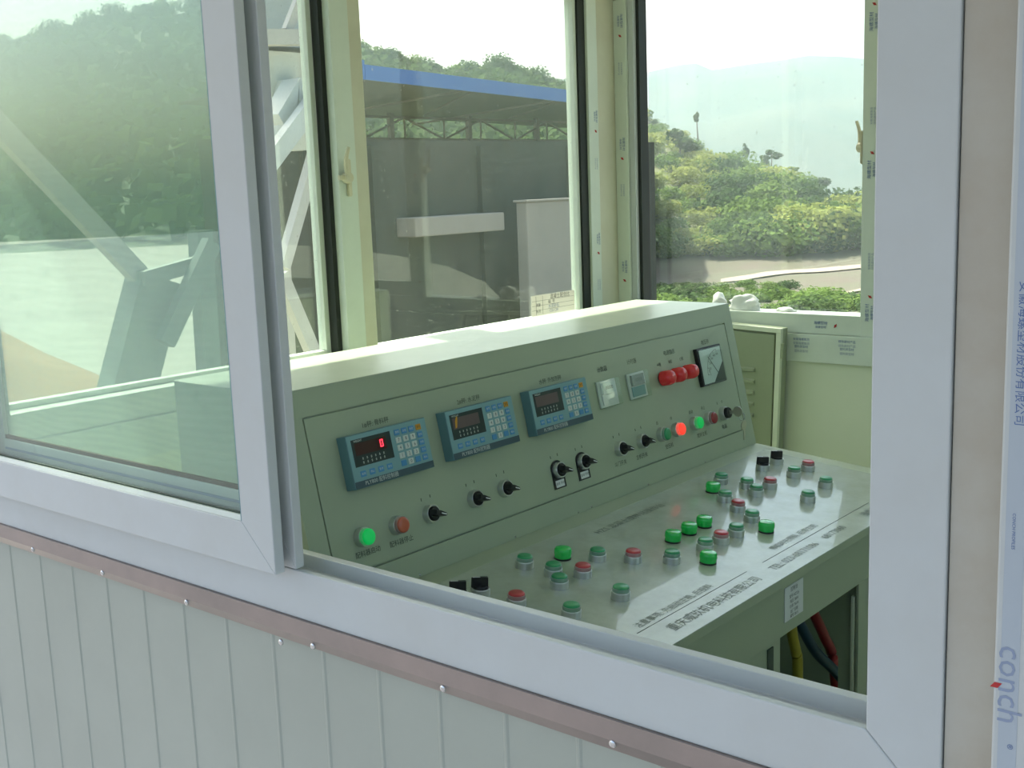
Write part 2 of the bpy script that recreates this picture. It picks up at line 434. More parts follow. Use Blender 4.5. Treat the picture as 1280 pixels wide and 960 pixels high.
# window_1: the front sliding window
w1 = empty('window_1', (-1.13, 0.03, 0.915)); tag(w1, kind='structure')
hexobj('right_stile', [(-0.374, 0, 0.980), (-0.3095, 0, 0.9155), (-0.3095, 0, 1.9995), (-0.374, 0, 1.935), (-0.374, 0.062, 0.980), (-0.3095, 0.062, 0.9155), (-0.3095, 0.062, 1.9995), (-0.374, 0.062, 1.935)], 'pvc', w1, 0.0013)
hexobj('left_stile', [(-1.95, 0, 0.9155), (-1.885, 0, 0.980), (-1.885, 0, 1.935), (-1.95, 0, 1.9995), (-1.95, 0.018, 0.9155), (-1.885, 0.018, 0.980), (-1.885, 0.018, 1.935), (-1.95, 0.018, 1.9995)], 'pvc', w1, 0.0013)
hexobj('top_rail', [(-1.95, 0, 1.9995), (-1.885, 0, 1.935), (-0.374, 0, 1.935), (-0.3095, 0, 1.9995), (-1.95, 0.062, 1.9995), (-1.885, 0.062, 1.935), (-0.374, 0.062, 1.935), (-0.3095, 0.062, 1.9995)], 'pvc', w1, 0.0013)
# bottom rail: outer lip with mitred face, channel, inner lip
hexobj('bottom_rail', [(-1.95, 0, 0.9155), (-0.3102, 0, 0.9155), (-0.3747, 0, 0.980), (-1.885, 0, 0.980), (-1.95, 0.009, 0.9155), (-0.3102, 0.009, 0.9155), (-0.3747, 0.009, 0.980), (-1.885, 0.009, 0.980)], 'pvc', w1, 0.0015)
prism('track', [(0.0092, 0.9155), (0.0092, 0.962), (0.049, 0.962), (0.049, 0.981), (0.062, 0.981), (0.062, 0.9155)], -1.885, -0.3742, 'pvc', w1, 'x', bevel=0.001)
# outer sash, slid to the left
s1 = empty('sash', (-1.5, -0.03, 0.981), w1)
mitre_frame(s1, 'f', -1.945, -1.128, 0.981, 1.99, (0.075, 0.0615, 0.060, 0.06), -0.030, -0.0147, 'pvc', ('sash_rail', 'sash_stile', 'sash_rail', 'sash_stile'), 0.0012)
box('running_rail', (-1.94, -0.0145, 0.984), (-1.16, -0.0015, 0.994), 'pvc', s1)
box('glazing_gasket', (-1.1925, -0.0285, 1.041), (-1.1897, -0.016, 1.93), 'teal', s1)
prism('glazing_bead', [(-0.028, 1.0412), (-0.021, 1.0412), (-0.021, 1.047), (-0.024, 1.047)], -1.87, -1.1925, 'pvc_in', s1, 'x')
prism('glazing_gasket', [(-0.021, 1.0412), (-0.017, 1.0412), (-0.017, 1.049), (-0.021, 1.049)], -1.87, -1.1925, 'dark', s1, 'x')
box('pane', (-1.871, -0.021, 1.041), (-1.1895, -0.017, 1.931), 'glass', s1)
# inner insect-screen sash behind it
s2 = empty('screen_sash', (-1.5, 0.006, 0.981), w1)
mitre_frame(s2, 'f', -1.884, -1.1235, 0.9815, 1.934, (0.03, 0.052, 0.088, 0.03), -0.001, 0.013, 'pvc', ('sash_rail', 'sash_stile', 'sash_rail', 'sash_stile'), 0.001)
box('insect_screen', (-1.855, 0.0060, 1.069), (-1.174, 0.0064, 1.905), 'mesh', s2)
box('screen_spline', (-1.854, 0.001, 1.0697), (-1.1756, 0.0055, 1.0755), 'soil', s2)
box('screen_spline', (-1.854, -0.0016, 1.052), (-1.1756, -0.0011, 1.056), 'inkp', s2)

# door at the right of the front window
d1 = empty('door_1', (0.13, 0, -0.1)); tag(d1, kind='structure')
box('door_frame', (-0.2655, -0.016, -0.9), (-0.2, 0.075, 2.0), 'pvc', d1, 0.002)
box('door_frame', (0.47, -0.016, -0.9), (0.53, 0.075, 2.0), 'pvc', d1, 0.002)
box('door_frame', (-0.2, -0.016, 1.93), (0.47, 0.075, 2.0), 'pvc', d1, 0.002)
box('door_leaf', (-0.198, 0.004, -0.1), (0.468, 0.05, 1.0), 'pvc', d1, 0.002)
mitre_frame(d1, 'f', -0.198, 0.468, 1.0, 1.928, (0.07, 0.07, 0.07, 0.07), 0.004, 0.05, 'pvc', ('door_rail', 'door_stile', 'door_rail', 'door_stile'))
box('pane', (-0.128, 0.022, 1.07), (0.398, 0.027, 1.858), 'glass', d1)
DW = lambda x, z: FR(x, -0.0165, z) @ RZ(-90)
box('film_strip', (-0.2605, -0.01625, -0.5), (-0.2465, -0.0155, 1.95), 'inkp', d1)
M_film = mat('protective_film', (0.42, 0.47, 0.51), 0.3)
for o in list(d1.children):
    if o.name.startswith('film_strip'): o.data.materials.clear(); o.data.materials.append(M_film)
for zc in (1.045, 1.65, 0.45):
    text('conch', 0.0265, 'inkp', d1, DW(-0.2535, zc+0.012), 'film_print')
    text('®', 0.006, 'inkb', d1, DW(-0.2515, zc-0.038), 'film_print')
    put('film_print', DIAMOND, d1, DW(-0.2632, zc+0.010) @ RZ(60) @ Matrix.Scale(0.7, 4))
    text('安徽海螺型材股份有限公司', 0.009, 'inkb', d1, DW(-0.2535, zc+0.27), 'film_print')
    text('CONCH PROFILES', 0.0035, 'inkb', d1, DW(-0.2545, zc+0.135), 'film_print')

# left wall
wl = box('wall_left', (-2.08, 0.0755, 0.0), (-2.004, 2.08, 0.95), 'panel_in'); tag(wl, kind='structure')
box('upper_panel', (-2.08, 0.075, 2.0), (-2.004, 2.08, 2.16), 'panel_in', wl)
box('joint_strip', (-2.0042, 0.075, 0.70), (-2.001, 1.98, 0.735), 'pvc_beige', wl)
box('joint_strip', (-2.0042, 0.075, 0.35), (-2.001, 1.98, 0.385), 'pvc_beige', wl)
w2 = empty('window_2', (-2.04, 0.97, 0.95)); tag(w2, kind='structure')
box('bottom_rail', (-2.075, 0.0765, 0.9505), (-1.992, 1.91, 1.027), 'pvc_in', w2, 0.0015)
box('sill_rail', (-2.075, 0.031, 1.0275), (-2.003, 1.91, 1.079), 'pvc_in', w2, 0.002)
box('top_rail', (-2.075, 0.031, 1.97), (-1.992, 1.91, 1.9995), 'pvc_in', w2, 0.0015)
box('left_stile', (-2.075, 0.031, 1.0795), (-2.0, 0.040, 1.9695), 'pvc_in', w2, 0.0015)
box('right_stile', (-2.075, 1.862, 1.0795), (-1.996, 1.909, 1.9695), 'pvc_in', w2, 0.0015)
box('rubber_gasket', (-2.03, 1.829, 1.0795), (-2.004, 1.8615, 1.9695), 'rubber', w2)
# far-left sash (outer track)
sa = empty('sash', (-2.055, 0.5, 1.08), w2)
mitre_frame(sa, 'l', 0.0405, 0.886, 1.0795, 1.9695, (0.012, 0.014, 0.010, 0.012), -2.072, -2.046, 'pvc_in', ('sash_rail', 'sash_stile', 'sash_rail', 'sash_stile'), 0.001)
box('pane', (-2.061, 0.052, 1.088), (-2.057, 0.874, 1.958), 'glass_d', sa)
box('rubber_gasket', (-2.047, 0.8865, 1.0795), (-2.022, 0.8995, 1.9695), 'rubber', sa)
# near sash (inner track) with crescent latch
sb = empty('sash', (-2.02, 1.4, 1.08), w2)
box('sash_stile', (-2.040, 0.9, 1.0795), (-2.000, 0.956, 1.9695), 'pvc_in', sb, 0.0015)
box('sash_stile', (-2.036, 0.9565, 1.0795), (-2.008, 1.000, 1.9695), 'pvc_beige', sb, 0.0015)
box('sash_stile', (-2.036, 1.815, 1.0795), (-2.010, 1.8285, 1.9695), 'pvc_in', sb, 0.001)
box('sash_rail', (-2.036, 1.0005, 1.0795), (-2.010, 1.8145, 1.088), 'pvc_in', sb, 0.001)
box('sash_rail', (-2.036, 1.0005, 1.957), (-2.010, 1.8145, 1.9695), 'pvc_in', sb, 0.001)
box('pane', (-2.027, 1.0, 1.087), (-2.023, 1.816, 1.958), 'glass_d', sb)
def latch(parent, F):
    bm = bmesh.new()
    add_box(bm, (0.004, -0.042, 0), (0.018, 0.042, 0.006))
    bmesh.ops.bevel(bm, geom=list(bm.edges), offset=0.002, segments=2, affect='EDGES')
    put('latch_plate', finish(bm, 'latch_plate', M['cream']), parent, F)
    put('latch_disc', lathe_me([(0, 0.020), (0.010, 0.020), (0.0125, 0.017), (0.0125, 0.004)], 'cream', 20, 'latch_disc'), parent, F)
    p = smooth_path([(0, 0.002, 0.014), (-0.008, 0.022, 0.017), (-0.009, 0.045, 0.020), (-0.006, 0.068, 0.026)], 5)
    put('latch_lever', tube_me(p, [0.0065 - 0.0025*i/len(p) for i in range(len(p))], 'cream', 8, 'latch_lever'), parent, F)
    put('latch_tongue', box_me((-0.026, -0.005, 0.006), (0.0, 0.006, 0.014), 'cream', 0.001, 'latch_tongue'), parent, F)
latch(sb, LF(-2.0, 0.917, 1.482))
film_marks(w2, LF, [(-1.9955, 1.893, 1.605), (-1.9955, 1.893, 1.255)], -90, 0.009)

# corner post
tc_ = box('trim_2', (-2.08, 1.9105, 0.9505), (-2.0, 2.0795, 1.9995), 'pvc_beige', None, 0.002); tag(tc_, kind='structure')

# far wall
wb = box('wall_back', (-2.0, 2.004, 0.0), (0.62, 2.08, 0.95), 'panel_in'); tag(wb, kind='structure')
box('upper_panel', (-2.0, 2.004, 2.0), (0.62, 2.08, 2.16), 'panel_in', wb)
box('side_panel', (-0.43, 2.004, 0.95), (0.62, 2.08, 2.0), 'panel_in', wb)
w3 = empty('window_3', (-1.2, 2.04, 0.95)); tag(w3, kind='structure')
box('bottom_rail', (-1.9995, 1.992, 0.9505), (-0.43, 2.075, 1.027), 'pvc_in', w3, 0.002)
box('sill_rail', (-1.9995, 2.002, 1.0275), (-0.43, 2.075, 1.081), 'pvc_in', w3, 0.002)
box('top_rail', (-1.9995, 1.996, 1.975), (-0.43, 2.075, 1.9995), 'pvc_in', w3, 0.002)
box('left_stile', (-1.9995, 1.998, 1.0815), (-1.956, 2.075, 1.9695), 'pvc_in', w3, 0.0015)
box('left_stile', (-1.9555, 2.006, 1.0815), (-1.936, 2.075, 1.9695), 'pvc', w3, 0.0015)
box('rubber_gasket', (-1.9355, 2.02, 1.0815), (-1.925, 2.06, 1.9695), 'rubber', w3)
box('right_stile', (-0.48, 1.998, 1.0815), (-0.4305, 2.075, 1.9695), 'pvc_in', w3, 0.0015)
sf = empty('sash', (-1.2, 2.06, 1.08), w3)
box('sash_stile', (-1.2385, 2.0, 1.0), (-1.165, 2.03, 1.9695), 'pvc_in', sf, 0.0015)
box('sash_rail', (-1.164, 2.03, 1.0815), (-0.4805, 2.05, 1.13), 'pvc_in', sf, 0.001)
box('pane', (-1.925, 2.0655, 1.0815), (-1.20, 2.0695, 1.9695), 'glass_f', sf)
box('pane', (-1.20, 2.0385, 1.13), (-0.4805, 2.0425, 1.9695), 'glass_f', sf)
latch(sf, frame((-1.2385, 2.016, 1.515), (0, -1, 0), (0, 0, 1), (-1, 0, 0)))
film_marks(w3, FR, [(-1.976, 1.9975, 1.876), (-1.976, 1.9975, 1.526), (-1.976, 1.9975, 1.166)], -90, 0.010)
film_marks(sf, FR, [(-1.212, 1.9995, 1.856), (-1.212, 1.9995, 1.492), (-1.212, 1.9995, 1.125)], 90, 0.012)
film_marks(w3, FR, [(-1.315, 2.0015, 1.052), (-0.7, 2.0015, 1.052)], 0, 0.010)
for k, (x, s) in enumerate(((-1.40, '安徽海螺集团'), (-1.27, '绿色建材产品'), (-1.40, '塑料异型材'), (-1.27, '塑料异型材'))):
    text(s, 0.008, 'inkb', w3, FR(x, 1.9915, 1.012 if k < 2 else 0.992), 'film_print')
    text(s, 0.008, 'inkp', w3, FR(x, 1.9915, 1.001 if k < 2 else 0.980), 'film_print')

# right wall, unseen; its window is added to brighten the cabin
wr = box('wall_right', (0.55, 0.075, 0.0), (0.62, 2.004, 0.95), 'panel_in'); tag(wr, kind='structure')
box('upper_panel', (0.55, 0.075, 2.0), (0.62, 2.004, 2.16), 'panel_in', wr)
box('side_panel', (0.55, 0.075, 0.95), (0.62, 0.35, 2.0), 'panel_in', wr)
box('side_panel', (0.55, 1.75, 0.95), (0.62, 2.004, 2.0), 'panel_in', wr)
w4 = empty('added_window', (0.58, 1.05, 0.95)); tag(w4, kind='structure')
mitre_frame(w4, 'l', 0.351, 1.749, 0.951, 1.999, (0.06,)*4, 0.552, 0.615, 'pvc_in', ('bottom_rail', 'right_stile', 'top_rail', 'left_stile'))
box('sash_stile', (0.56, 1.0, 1.011), (0.60, 1.08, 1.939), 'pvc_in', w4, 0.001)
box('pane', (0.578, 0.41, 1.011), (0.582, 1.0, 1.939), 'glass_f', w4)
box('pane', (0.578, 1.08, 1.011), (0.582, 1.69, 1.939), 'glass_f', w4)

# ------------------------------------------------------------------ control console
Y0, Y1 = 0.155, 1.48
con = empty('control_console', (-1.2, 0.82, 0.0))
tag(con, 'grey-green steel control console with sloped instrument panel and button desk', 'control console')
A = Vector((-1.264, 0, 0.84)); B = Vector((-1.335, 0, 1.162)); D = Vector((-0.834, 0, 0.803))
ev = (B-A).normalized(); nn = Vector((ev.z, 0, -ev.x)); LP = (B-A).length
dv = (D-A).normalized(); dn = Vector((-dv.z, 0, dv.x)); LD = (D-A).length
PF = frame(A, (0, 1, 0), ev, nn)                    # panel frame: u=+y, v=up the slope
DF = frame(A, (0, 1, 0), -dv, dn)                   # desk frame: u=+y, v=-(towards operator)
t = 0.006
Ai = A - nn*t; Bi = B - nn*t; 
# cabinet carcass behind the sloped panel
prism('carcass', [(-1.59, 0.0), (-1.59, 1.1618), (B.x, 1.1618), (Bi.x+0.0012, Bi.z-0.002), (Ai.x, Ai.z), (-1.24, 0.835), (-1.24, 0.0)], Y0, Y1, 'console', con)
box('top_plate', (-1.592, Y0-0.002, 1.1618), (B.x-0.0002, Y1+0.002, 1.1638), 'consoletop', con, 0.0006)
for nm, u0, u1, v0, v1 in (('panel_border', Y0, Y1, 0.2895, LP), ('panel_border', Y0, Y1, 0.0, 0.0395), ('panel_border', Y0, 0.192, 0.0395, 0.2895), ('panel_border', 1.4465, Y1, 0.0395, 0.2895)):
    box(nm, (u0, v0, -t), (u1, v1, 0.0), 'console', con, 0, PF)
box('instrument_panel', (0.1945, 0.0425, -t), (1.444, 0.2868, 0.0), 'console', con, 0.0008, PF)
# desk
prism('desk_slab', [(A.x, A.z), (D.x, D.z), (D.x, D.z-0.015), (A.x, 0.80)], Y0, Y1, 'console', con, bevel=0.0008)
box('desk_plate', (Y0, -LD, 0.0), (1.436, -0.0415, 0.0012), 'desk', con, 0.0004, DF)
riv = lathe_me([(0, 0.0014), (0.0014, 0.0012), (0.0022, 0.0)], 'steel', 10, 'rivet')
for u in (0.36, 0.60, 0.7854, 0.828, 1.0242, 1.25):
    put('rivet', riv, con, PF @ T(u, 0.003, 0.0))
# apron, pedestals
box('apron', (-0.872, Y0, 0.69), (-0.850, Y1, 0.789), 'console', con, 0.0008)
box('pedestal_door', (-0.874, Y0+0.01, 0.02), (-0.858, 0.80, 0.6895), 'console', con, 0.001)
box('handle_slot', (-0.8585, 0.752, 0.635), (-0.8555, 0.772, 0.678), 'dark', con, 0.001)
box('pedestal_side', (-1.239, 0.79, 0.02), (-0.8745, 0.80, 0.789), 'console', con)
box('end_panel', (-1.239, Y0, 0.0), (-0.8745, Y0+0.012, 0.789), 'console', con)
box('pedestal_post', (-0.857, 1.106, 0.02), (-0.851, 1.15, 0.6895), 'console', con, 0.001)
box('pedestal_post', (-0.866, 1.104, 0.02), (-0.8595, 1.112, 0.662), 'panel_in', con, 0.001)
box('pedestal_side', (-0.895, 1.116, 0.02), (-0.8605, 1.128, 0.6895), 'console', con)
box('end_panel', (-1.239, Y1-0.012, 0.0), (-0.857, Y1, 0.6895), 'console', con)
box('plinth', (-1.59, Y0, 0.0), (-0.874, Y1, 0.0195), 'dark', con)
# data plate on the apron
dp = box('data_plate', (0.798, 0.712, 0.0), (0.866, 0.772, 0.001), 'white', con, 0, LF(-0.8498, 0, 0))
for k, (s, z) in enumerate((('控制台', .764), ('型号 HZS25', .752), ('电压 380V', .743), ('功率 75kW', .734), ('出厂日期', .725), ('编号 0815', .717))):
    text(s, 0.009 if k == 0 else 0.007, 'ink', dp, LF(-0.8486, 0.832, z))

# --- lettering on the desk
def dtext(s, size, u, v, mt='inkd'): text(s, size, mt, con, DF @ T(u, -v, 0.0015))
dtext('重庆威玖机电科技有限公司', 0.0225, 0.600, 0.402)
dtext('TEL: 023-68171086', 0.0215, 0.868, 0.400)
dtext('68173060', 0.0215, 1.03, 0.398)
dtext('注意事项: 先启动主机, 后投料', 0.0165, 0.545, 0.361)
dtext('停机时先停料, 后停主机', 0.0165, 0.955, 0.356)
dtext('HZS 混凝土搅拌站操作台', 0.020, 0.830, 0.088)
dtext('操作规程', 0.02, 1.20, 0.398)
for u0, u1 in ((0.42, 0.745), (0.80, 1.24)):
    box('printed_line', (u0, -0.3745, 0.0012), (u1, -0.3735, 0.0015), 'ink', con, 0, DF)

# --- push buttons, lamps, selector knobs
bez = lathe_me([(0.0, 0.010), (0.0132, 0.010), (0.0132, 0.0120), (0.0142, 0.0120), (0.0148, 0.0114), (0.0150, 0.010), (0.0150, 0.0)], 'chrome', 28, 'bezel')
def cap_me(mt): return lathe_me([(0, 0.0212), (0.0080, 0.0211), (0.0112, 0.0206), (0.0125, 0.0192), (0.0128, 0.0175), (0.0128, 0.0095)], mt, 24, 'button_cap')
ring = lathe_me([(0.01285, 0.0115), (0.0136, 0.0122), (0.0137, 0.0178), (0.0132, 0.0182), (0.01285, 0.0178)], 'ringm', 24, 'guard_ring')
CAP = {k: cap_me(v) for k, v in dict(G='green', R='red', GO='green_on', RO='red_on', RR='redo', RD='red_d').items()}
lampbase = lathe_me([(0, 0.003), (0.0145, 0.003), (0.0145, 0.0)], 'black', 24, 'lamp_base')
lampcap = lathe_me([(0, 0.0200), (0.009, 0.0198), (0.0128, 0.0188), (0.0144, 0.0165), (0.0149, 0.013), (0.0149, 0.009), (0.0142, 0.0085), (0.0142, 0.0029)], 'green_l', 28, 'lamp_lens')
def rlens():
    prof = [(0, 0.030), (0.010, 0.0298), (0.0132, 0.0275), (0.0158, 0.021), (0.0162, 0.016), (0.0160, 0.0029)]
    return lathe_me(prof, 'red_l', 24, 'lamp_lens')
RL = rlens()
bm = bmesh.new()
poly = [(-0.0045, -0.0112), (0.0045, -0.0112), (0.0052, 0.0), (0.0030, 0.0135), (0.0, 0.0150), (-0.0030, 0.0135), (-0.0052, 0.0)]
va = [bm.verts.new((x*1.12, y, 0.012)) for x, y in poly]; vb = [bm.verts.new((x*0.8, y, 0.0285)) for x, y in poly]
bm.faces.new(va); bm.faces.new(vb)
for i in range(len(poly)): bm.faces.new((va[i], va[(i+1) % 7], vb[(i+1) % 7], vb[i]))
bmesh.ops.recalc_face_normals(bm, faces=bm.faces)
bmesh.ops.bevel(bm, geom=list(bm.edges), offset=0.0008, segments=2, affect='EDGES')
KNOB = finish(bm, 'knob_handle', M['black'])
KDISC = lathe_me([(0, 0.0155), (0.0105, 0.0155), (0.0120, 0.0135), (0.0120, 0.0105)], 'black', 24, 'knob_disc')
KMARK = box_me((-0.0009, 0.001, 0.0284), (0.0009, 0.0125, 0.0289), 'white', 0, 'knob_mark')
def button(F, kind):
    if kind == 'L':
        b = put('pilot_lamp', lampbase, con, F); put('lamp_lens', lampcap, b, F)
    elif kind == 'RL':
        b = put('pilot_lamp', lampbase, con, F); put('lamp_lens', RL, b, F)
    elif kind == 'K':
        b = put('selector_switch', bez, con, F)
        put('knob_disc', KDISC, b, F); put('knob_handle', KNOB, b, F); put('knob_mark', KMARK, b, F)
    else:
        b = put('push_button', bez, con, F); put('button_cap', CAP[kind], b, F); put('guard_ring', ring, b, F)
    return b
DESK = [('K', 1.294, 0.1143), ('K', 1.3584, 0.114), ('R', 1.3614, 0.1862), ('G', 1.2956, 0.1859), ('G', 1.2755, 0.2667), ('G', 1.1636, 0.2813), ('G', 1.1445, 0.0978), ('L', 1.081, 0.1156), ('G', 1.1532, 0.1522), ('R', 1.1892, 0.1853), ('G', 1.1254, 0.1883), ('G', 1.0463, 0.1627), ('R', 1.0124, 0.2096), ('G', 0.9773, 0.2583), ('L', 0.8887, 0.2087), ('L', 0.837, 0.208), ('L', 0.7817, 0.2086), ('G', 0.8889, 0.2742), ('R', 0.8355, 0.2735), ('G', 0.7841, 0.2719), ('L', 0.9446, 0.3052), ('L', 0.7353, 0.3067), ('G', 0.6944, 0.2607), ('G', 0.5057, 0.0959), ('L', 0.5806, 0.1178), ('G', 0.6147, 0.1645), ('R', 0.6515, 0.2115), ('G', 0.5114, 0.1508), ('R', 0.5405, 0.1884), ('G', 0.4779, 0.1885), ('G', 0.5096, 0.2838), ('K', 0.3704, 0.1181), ('R', 0.3782, 0.1833), ('G', 0.4019, 0.2692), ('K', 0.3357, 0.1038)]
for k, u, v in DESK:
    F = DF @ T(u, -v, 0.0012)
    if k == 'K': F = F @ RZ(48)
    button(F, k)
PV = 0.0915
PANEL = [('GO', 0.2563), ('RR', 0.3300), ('K', 0.4066), ('K', 0.5151), ('K', 0.5939), ('K', 0.7481), ('K', 0.8247), ('K', 0.9499), ('K', 1.0279), ('G', 1.1019), ('RO', 1.1588), ('GO', 1.2331), ('RD', 1.2923)]
bm = bmesh.new()
pl = [(-0.0175, -0.034), (0.0175, -0.034), (0.0175, 0.004)] + [(0.0175*math.cos(a), 0.004+0.0145*math.sin(a)) for a in [math.pi*k/10 for k in range(1, 10)]] + [(-0.0175, 0.004)]
TAGP = prism_me(pl, 0.0, 0.0018, 'black', 'z', 'legend_plate')
TAGW = box_me((-0.0125, -0.0315, 0.0018), (0.0125, -0.0185, 0.0022), 'white', 0, 'legend_insert')
for i, (k, u) in enumerate(PANEL):
    F = PF @ T(u, PV, 0.0)
    b = button(F @ RZ(-112) if k == 'K' else F, k)
    if k == 'K':
        for du, dz in ((-0.011, 0.026), (0.010, 0.0275)):
            box('printed_tick', (u+du-0.0007, PV+dz-0.0025, 0.0), (u+du+0.0007, PV+dz+0.0025, 0.0003), 'ink', con, 0, PF)
    if 5 <= i <= 6:
        g = put('legend_plate', TAGP, con, F); put('legend_insert', TAGW, g, F)
        text('自动 手动', 0.0058, 'ink', g, F @ T(0, -0.025, 0.0025))
for u in (1.1489, 1.1935, 1.2416): button(PF @ T(u, 0.2033, 0.0), 'RL')
def ptext(s, size, u, v): text(s, size, 'ink', con, PF @ T(u, v, 0.0004))
ptext('1#秤: 骨料秤', 0.0105, 0.332, 0.2565); ptext('2#秤: 水泥秤', 0.0105, 0.5525, 0.2565); ptext('水秤: 外加剂秤', 0.0105, 0.7816, 0.2565)
ptext('计数器', 0.0115, 0.947, 0.2525); ptext('计时器', 0.0115, 1.0515, 0.2535)
ptext('电源指示', 0.0115, 1.1945, 0.2535); ptext('电压表', 0.0115, 1.345, 0.2565)
for s, u in (('A相', 1.147), ('B相', 1.192), ('C相', 1.237)): ptext(s, 0.009, u, 0.2335)
ptext('配料器启动', 0.0105, 0.2638, 0.0655); ptext('配料器停止', 0.0105, 0.3357, 0.0640)
ptext('斗门开关', 0.0105, 0.946, 0.0625); ptext('主机开关', 0.0105, 1.022, 0.0620)
ptext('空压机', 0.0105, 1.126, 0.0625); ptext('搅拌主机', 0.0105, 1.259, 0.0620); ptext('电源', 0.0115, 1.356, 0.0615)
for s, u in (('启', 1.098), ('停', 1.152), ('启动', 1.232), ('停止', 1.283)): ptext(s, 0.0085, u, 0.1165)
ptext('关', 0.0075, 1.345, 0.1165); ptext('开', 0.0075, 1.366, 0.1165)

# --- weighing indicators
HW, HH, HT = 0.1725, 0.0825, 0.021
HOUS = box_me((0, -HH, 0), (HW, 0, HT), 'teal', 0.001, 'housing')
FACE = box_me((0.001, -HH+0.001, HT), (HW-0.001, -0.001, HT+0.0006), 'tealf', 0, 'face_plate')
SCRN = box_me((0.0085, -0.0495, HT+0.0006), (0.0905, -0.0075, HT+0.0010), 'screen', 0, 'screen')
WIN = {k: box_me((0.0135, -0.0325, HT+0.0010), (0.079, -0.0135, HT+0.0013), k, 0, 'display_window') for k in ('wine', 'wine2')}
STRIP = box_me((0.001, -HH+0.001, HT+0.0006), (HW-0.001, -HH+0.0115, HT+0.0010), 'navy', 0, 'brand_strip')
KEY = {k: box_me((-0.0058, -0.0046, HT+0.0006), (0.0058, 0.0046, HT+0.0018), k, 0.0005, 'key', 1) for k in ('keyb', 'keyw', 'keyo')}
KX = (0.1050, 0.1210, 0.1368, 0.1532); KY = (-0.0125, -0.0250, -0.0373, -0.0498, -0.0622)
def seg7(parent, F):
    w, h, q = 0.0062, 0.0115, 0.0014
    L = [((-w/2, h/2-q, 0), (w/2, h/2, .0004)), ((-w/2, -h/2, 0), (w/2, -h/2+q, .0004)), ((-w/2, -h/2, 0), (-w/2+q, h/2, .0004)), ((w/2-q, -h/2, 0), (w/2, h/2, .0004))]
    boxes('lit_digit', L, 'led', parent, F)
for i, u in enumerate((0.2475, 0.4672, 0.6885)):
    F = PF @ T(u, 0.2475, 0.0)
    h = put('weighing_indicator', HOUS, con, F)
    put('face_plate', FACE, h, F); put('screen', SCRN, h, F); put('display_window', WIN['wine' if i == 0 else 'wine2'], h, F); put('brand_strip', STRIP, h, F)
    for r in range(5):
        for c in range(4):
            kind = 'keyo' if (r == 0 and c == 3) else ('keyb' if r == 0 or c == 3 or (r == 4 and c != 1) else 'keyw')
            KF = F @ T(KX[c]+0.0012*r*0.5, KY[r], 0)
            put('key', KEY[kind], h, KF)
    n = 0
    for r in range(1, 5):
        for c in range(3):
            if r < 4 or c == 1:
                n += 1
                text('7894561230'[n-1], 0.0078, 'ink', h, F @ T(KX[c]+0.0006*r, KY[r], HT+0.0020), 'key_legend')
    for (c, s) in ((0, '置零'), (1, '去皮'), (2, '标定')): text(s, 0.0042, 'keyw', h, F @ T(KX[c], KY[0], HT+0.0020), 'key_legend')
    text('复位', 0.0042, 'ink', h, F @ T(KX[3], KY[0], HT+0.0020), 'key_legend')
    for r, s in ((1, '选择'), (2, '功能'), (3, '打印'), (4, '确认')): text(s, 0.0042, 'keyw', h, F @ T(KX[3]+0.0006*r, KY[r], HT+0.0020), 'key_legend')
    for k, s in enumerate(('启动', '停止', '暂停', '配方')):
        KF = F @ T(0.0205+0.0186*k, -0.0612, 0)
        put('key', KEY['keyb'], h, KF); text(s, 0.0042, 'keyw', h, KF @ T(0, 0, HT+0.0020), 'key_legend')
    text('PLY800 配料控制器', 0.0085, 'keyw', h, F @ T(0.056, -HH+0.0062, HT+0.0012), 'brand_print')
    text('WEIGHT', 0.0045, 'keyw', h, F @ T(0.022, -0.0105, HT+0.0012), 'screen_print')
    for k in range(6):
        for r in range(2): text('8', 0.0055, 'keyw', h, F @ T(0.026+0.0088*k, -0.0385-0.0062*r, HT+0.0012), 'screen_print')
    if i == 0: seg7(h, F @ T(0.069, -0.0225, HT+0.0014))
    if i == 1:
        hexme = prism_me([(0.0175, -0.031), (0.0215, -0.030), (0.0250, -0.0185), (0.0265, -0.0115), (0.0235, -0.0125), (0.0195, -0.019)], HT+0.0013, HT+0.0016, 'keyo', 'z', 'peeling_label')
        put('peeling_label', hexme, h, F)

# --- two counters under clear covers
for u, pale in ((0.9155, True), (1.0195, False)):
    F = PF @ T(u, 0.2305, 0.0)
    c = put('counter', box_me((0, -0.052, 0), (0.062, 0, 0.004), 'white', 0.0008, 'counter'), con, F)
    put('counter_display', box_me((0.010, -0.026, 0.004), (0.052, -0.004, 0.0095), 'face' if pale else 'gsteel', 0.0005, 'counter_display'), c, F)
    put('counter_label', box_me((0.008, -0.048, 0.004), (0.054, -0.028, 0.0060), 'white' if pale else 'tealf', 0.0005, 'counter_label'), c, F)
    put('clear_cover', box_me((-0.001, -0.053, 0.0), (0.063, 0.001, 0.0135), 'clear', 0.001, 'clear_cover'), c, F)
    text('00000', 0.010, 'ink', c, F @ T(0.031, -0.015, 0.0098), 'counter_print')

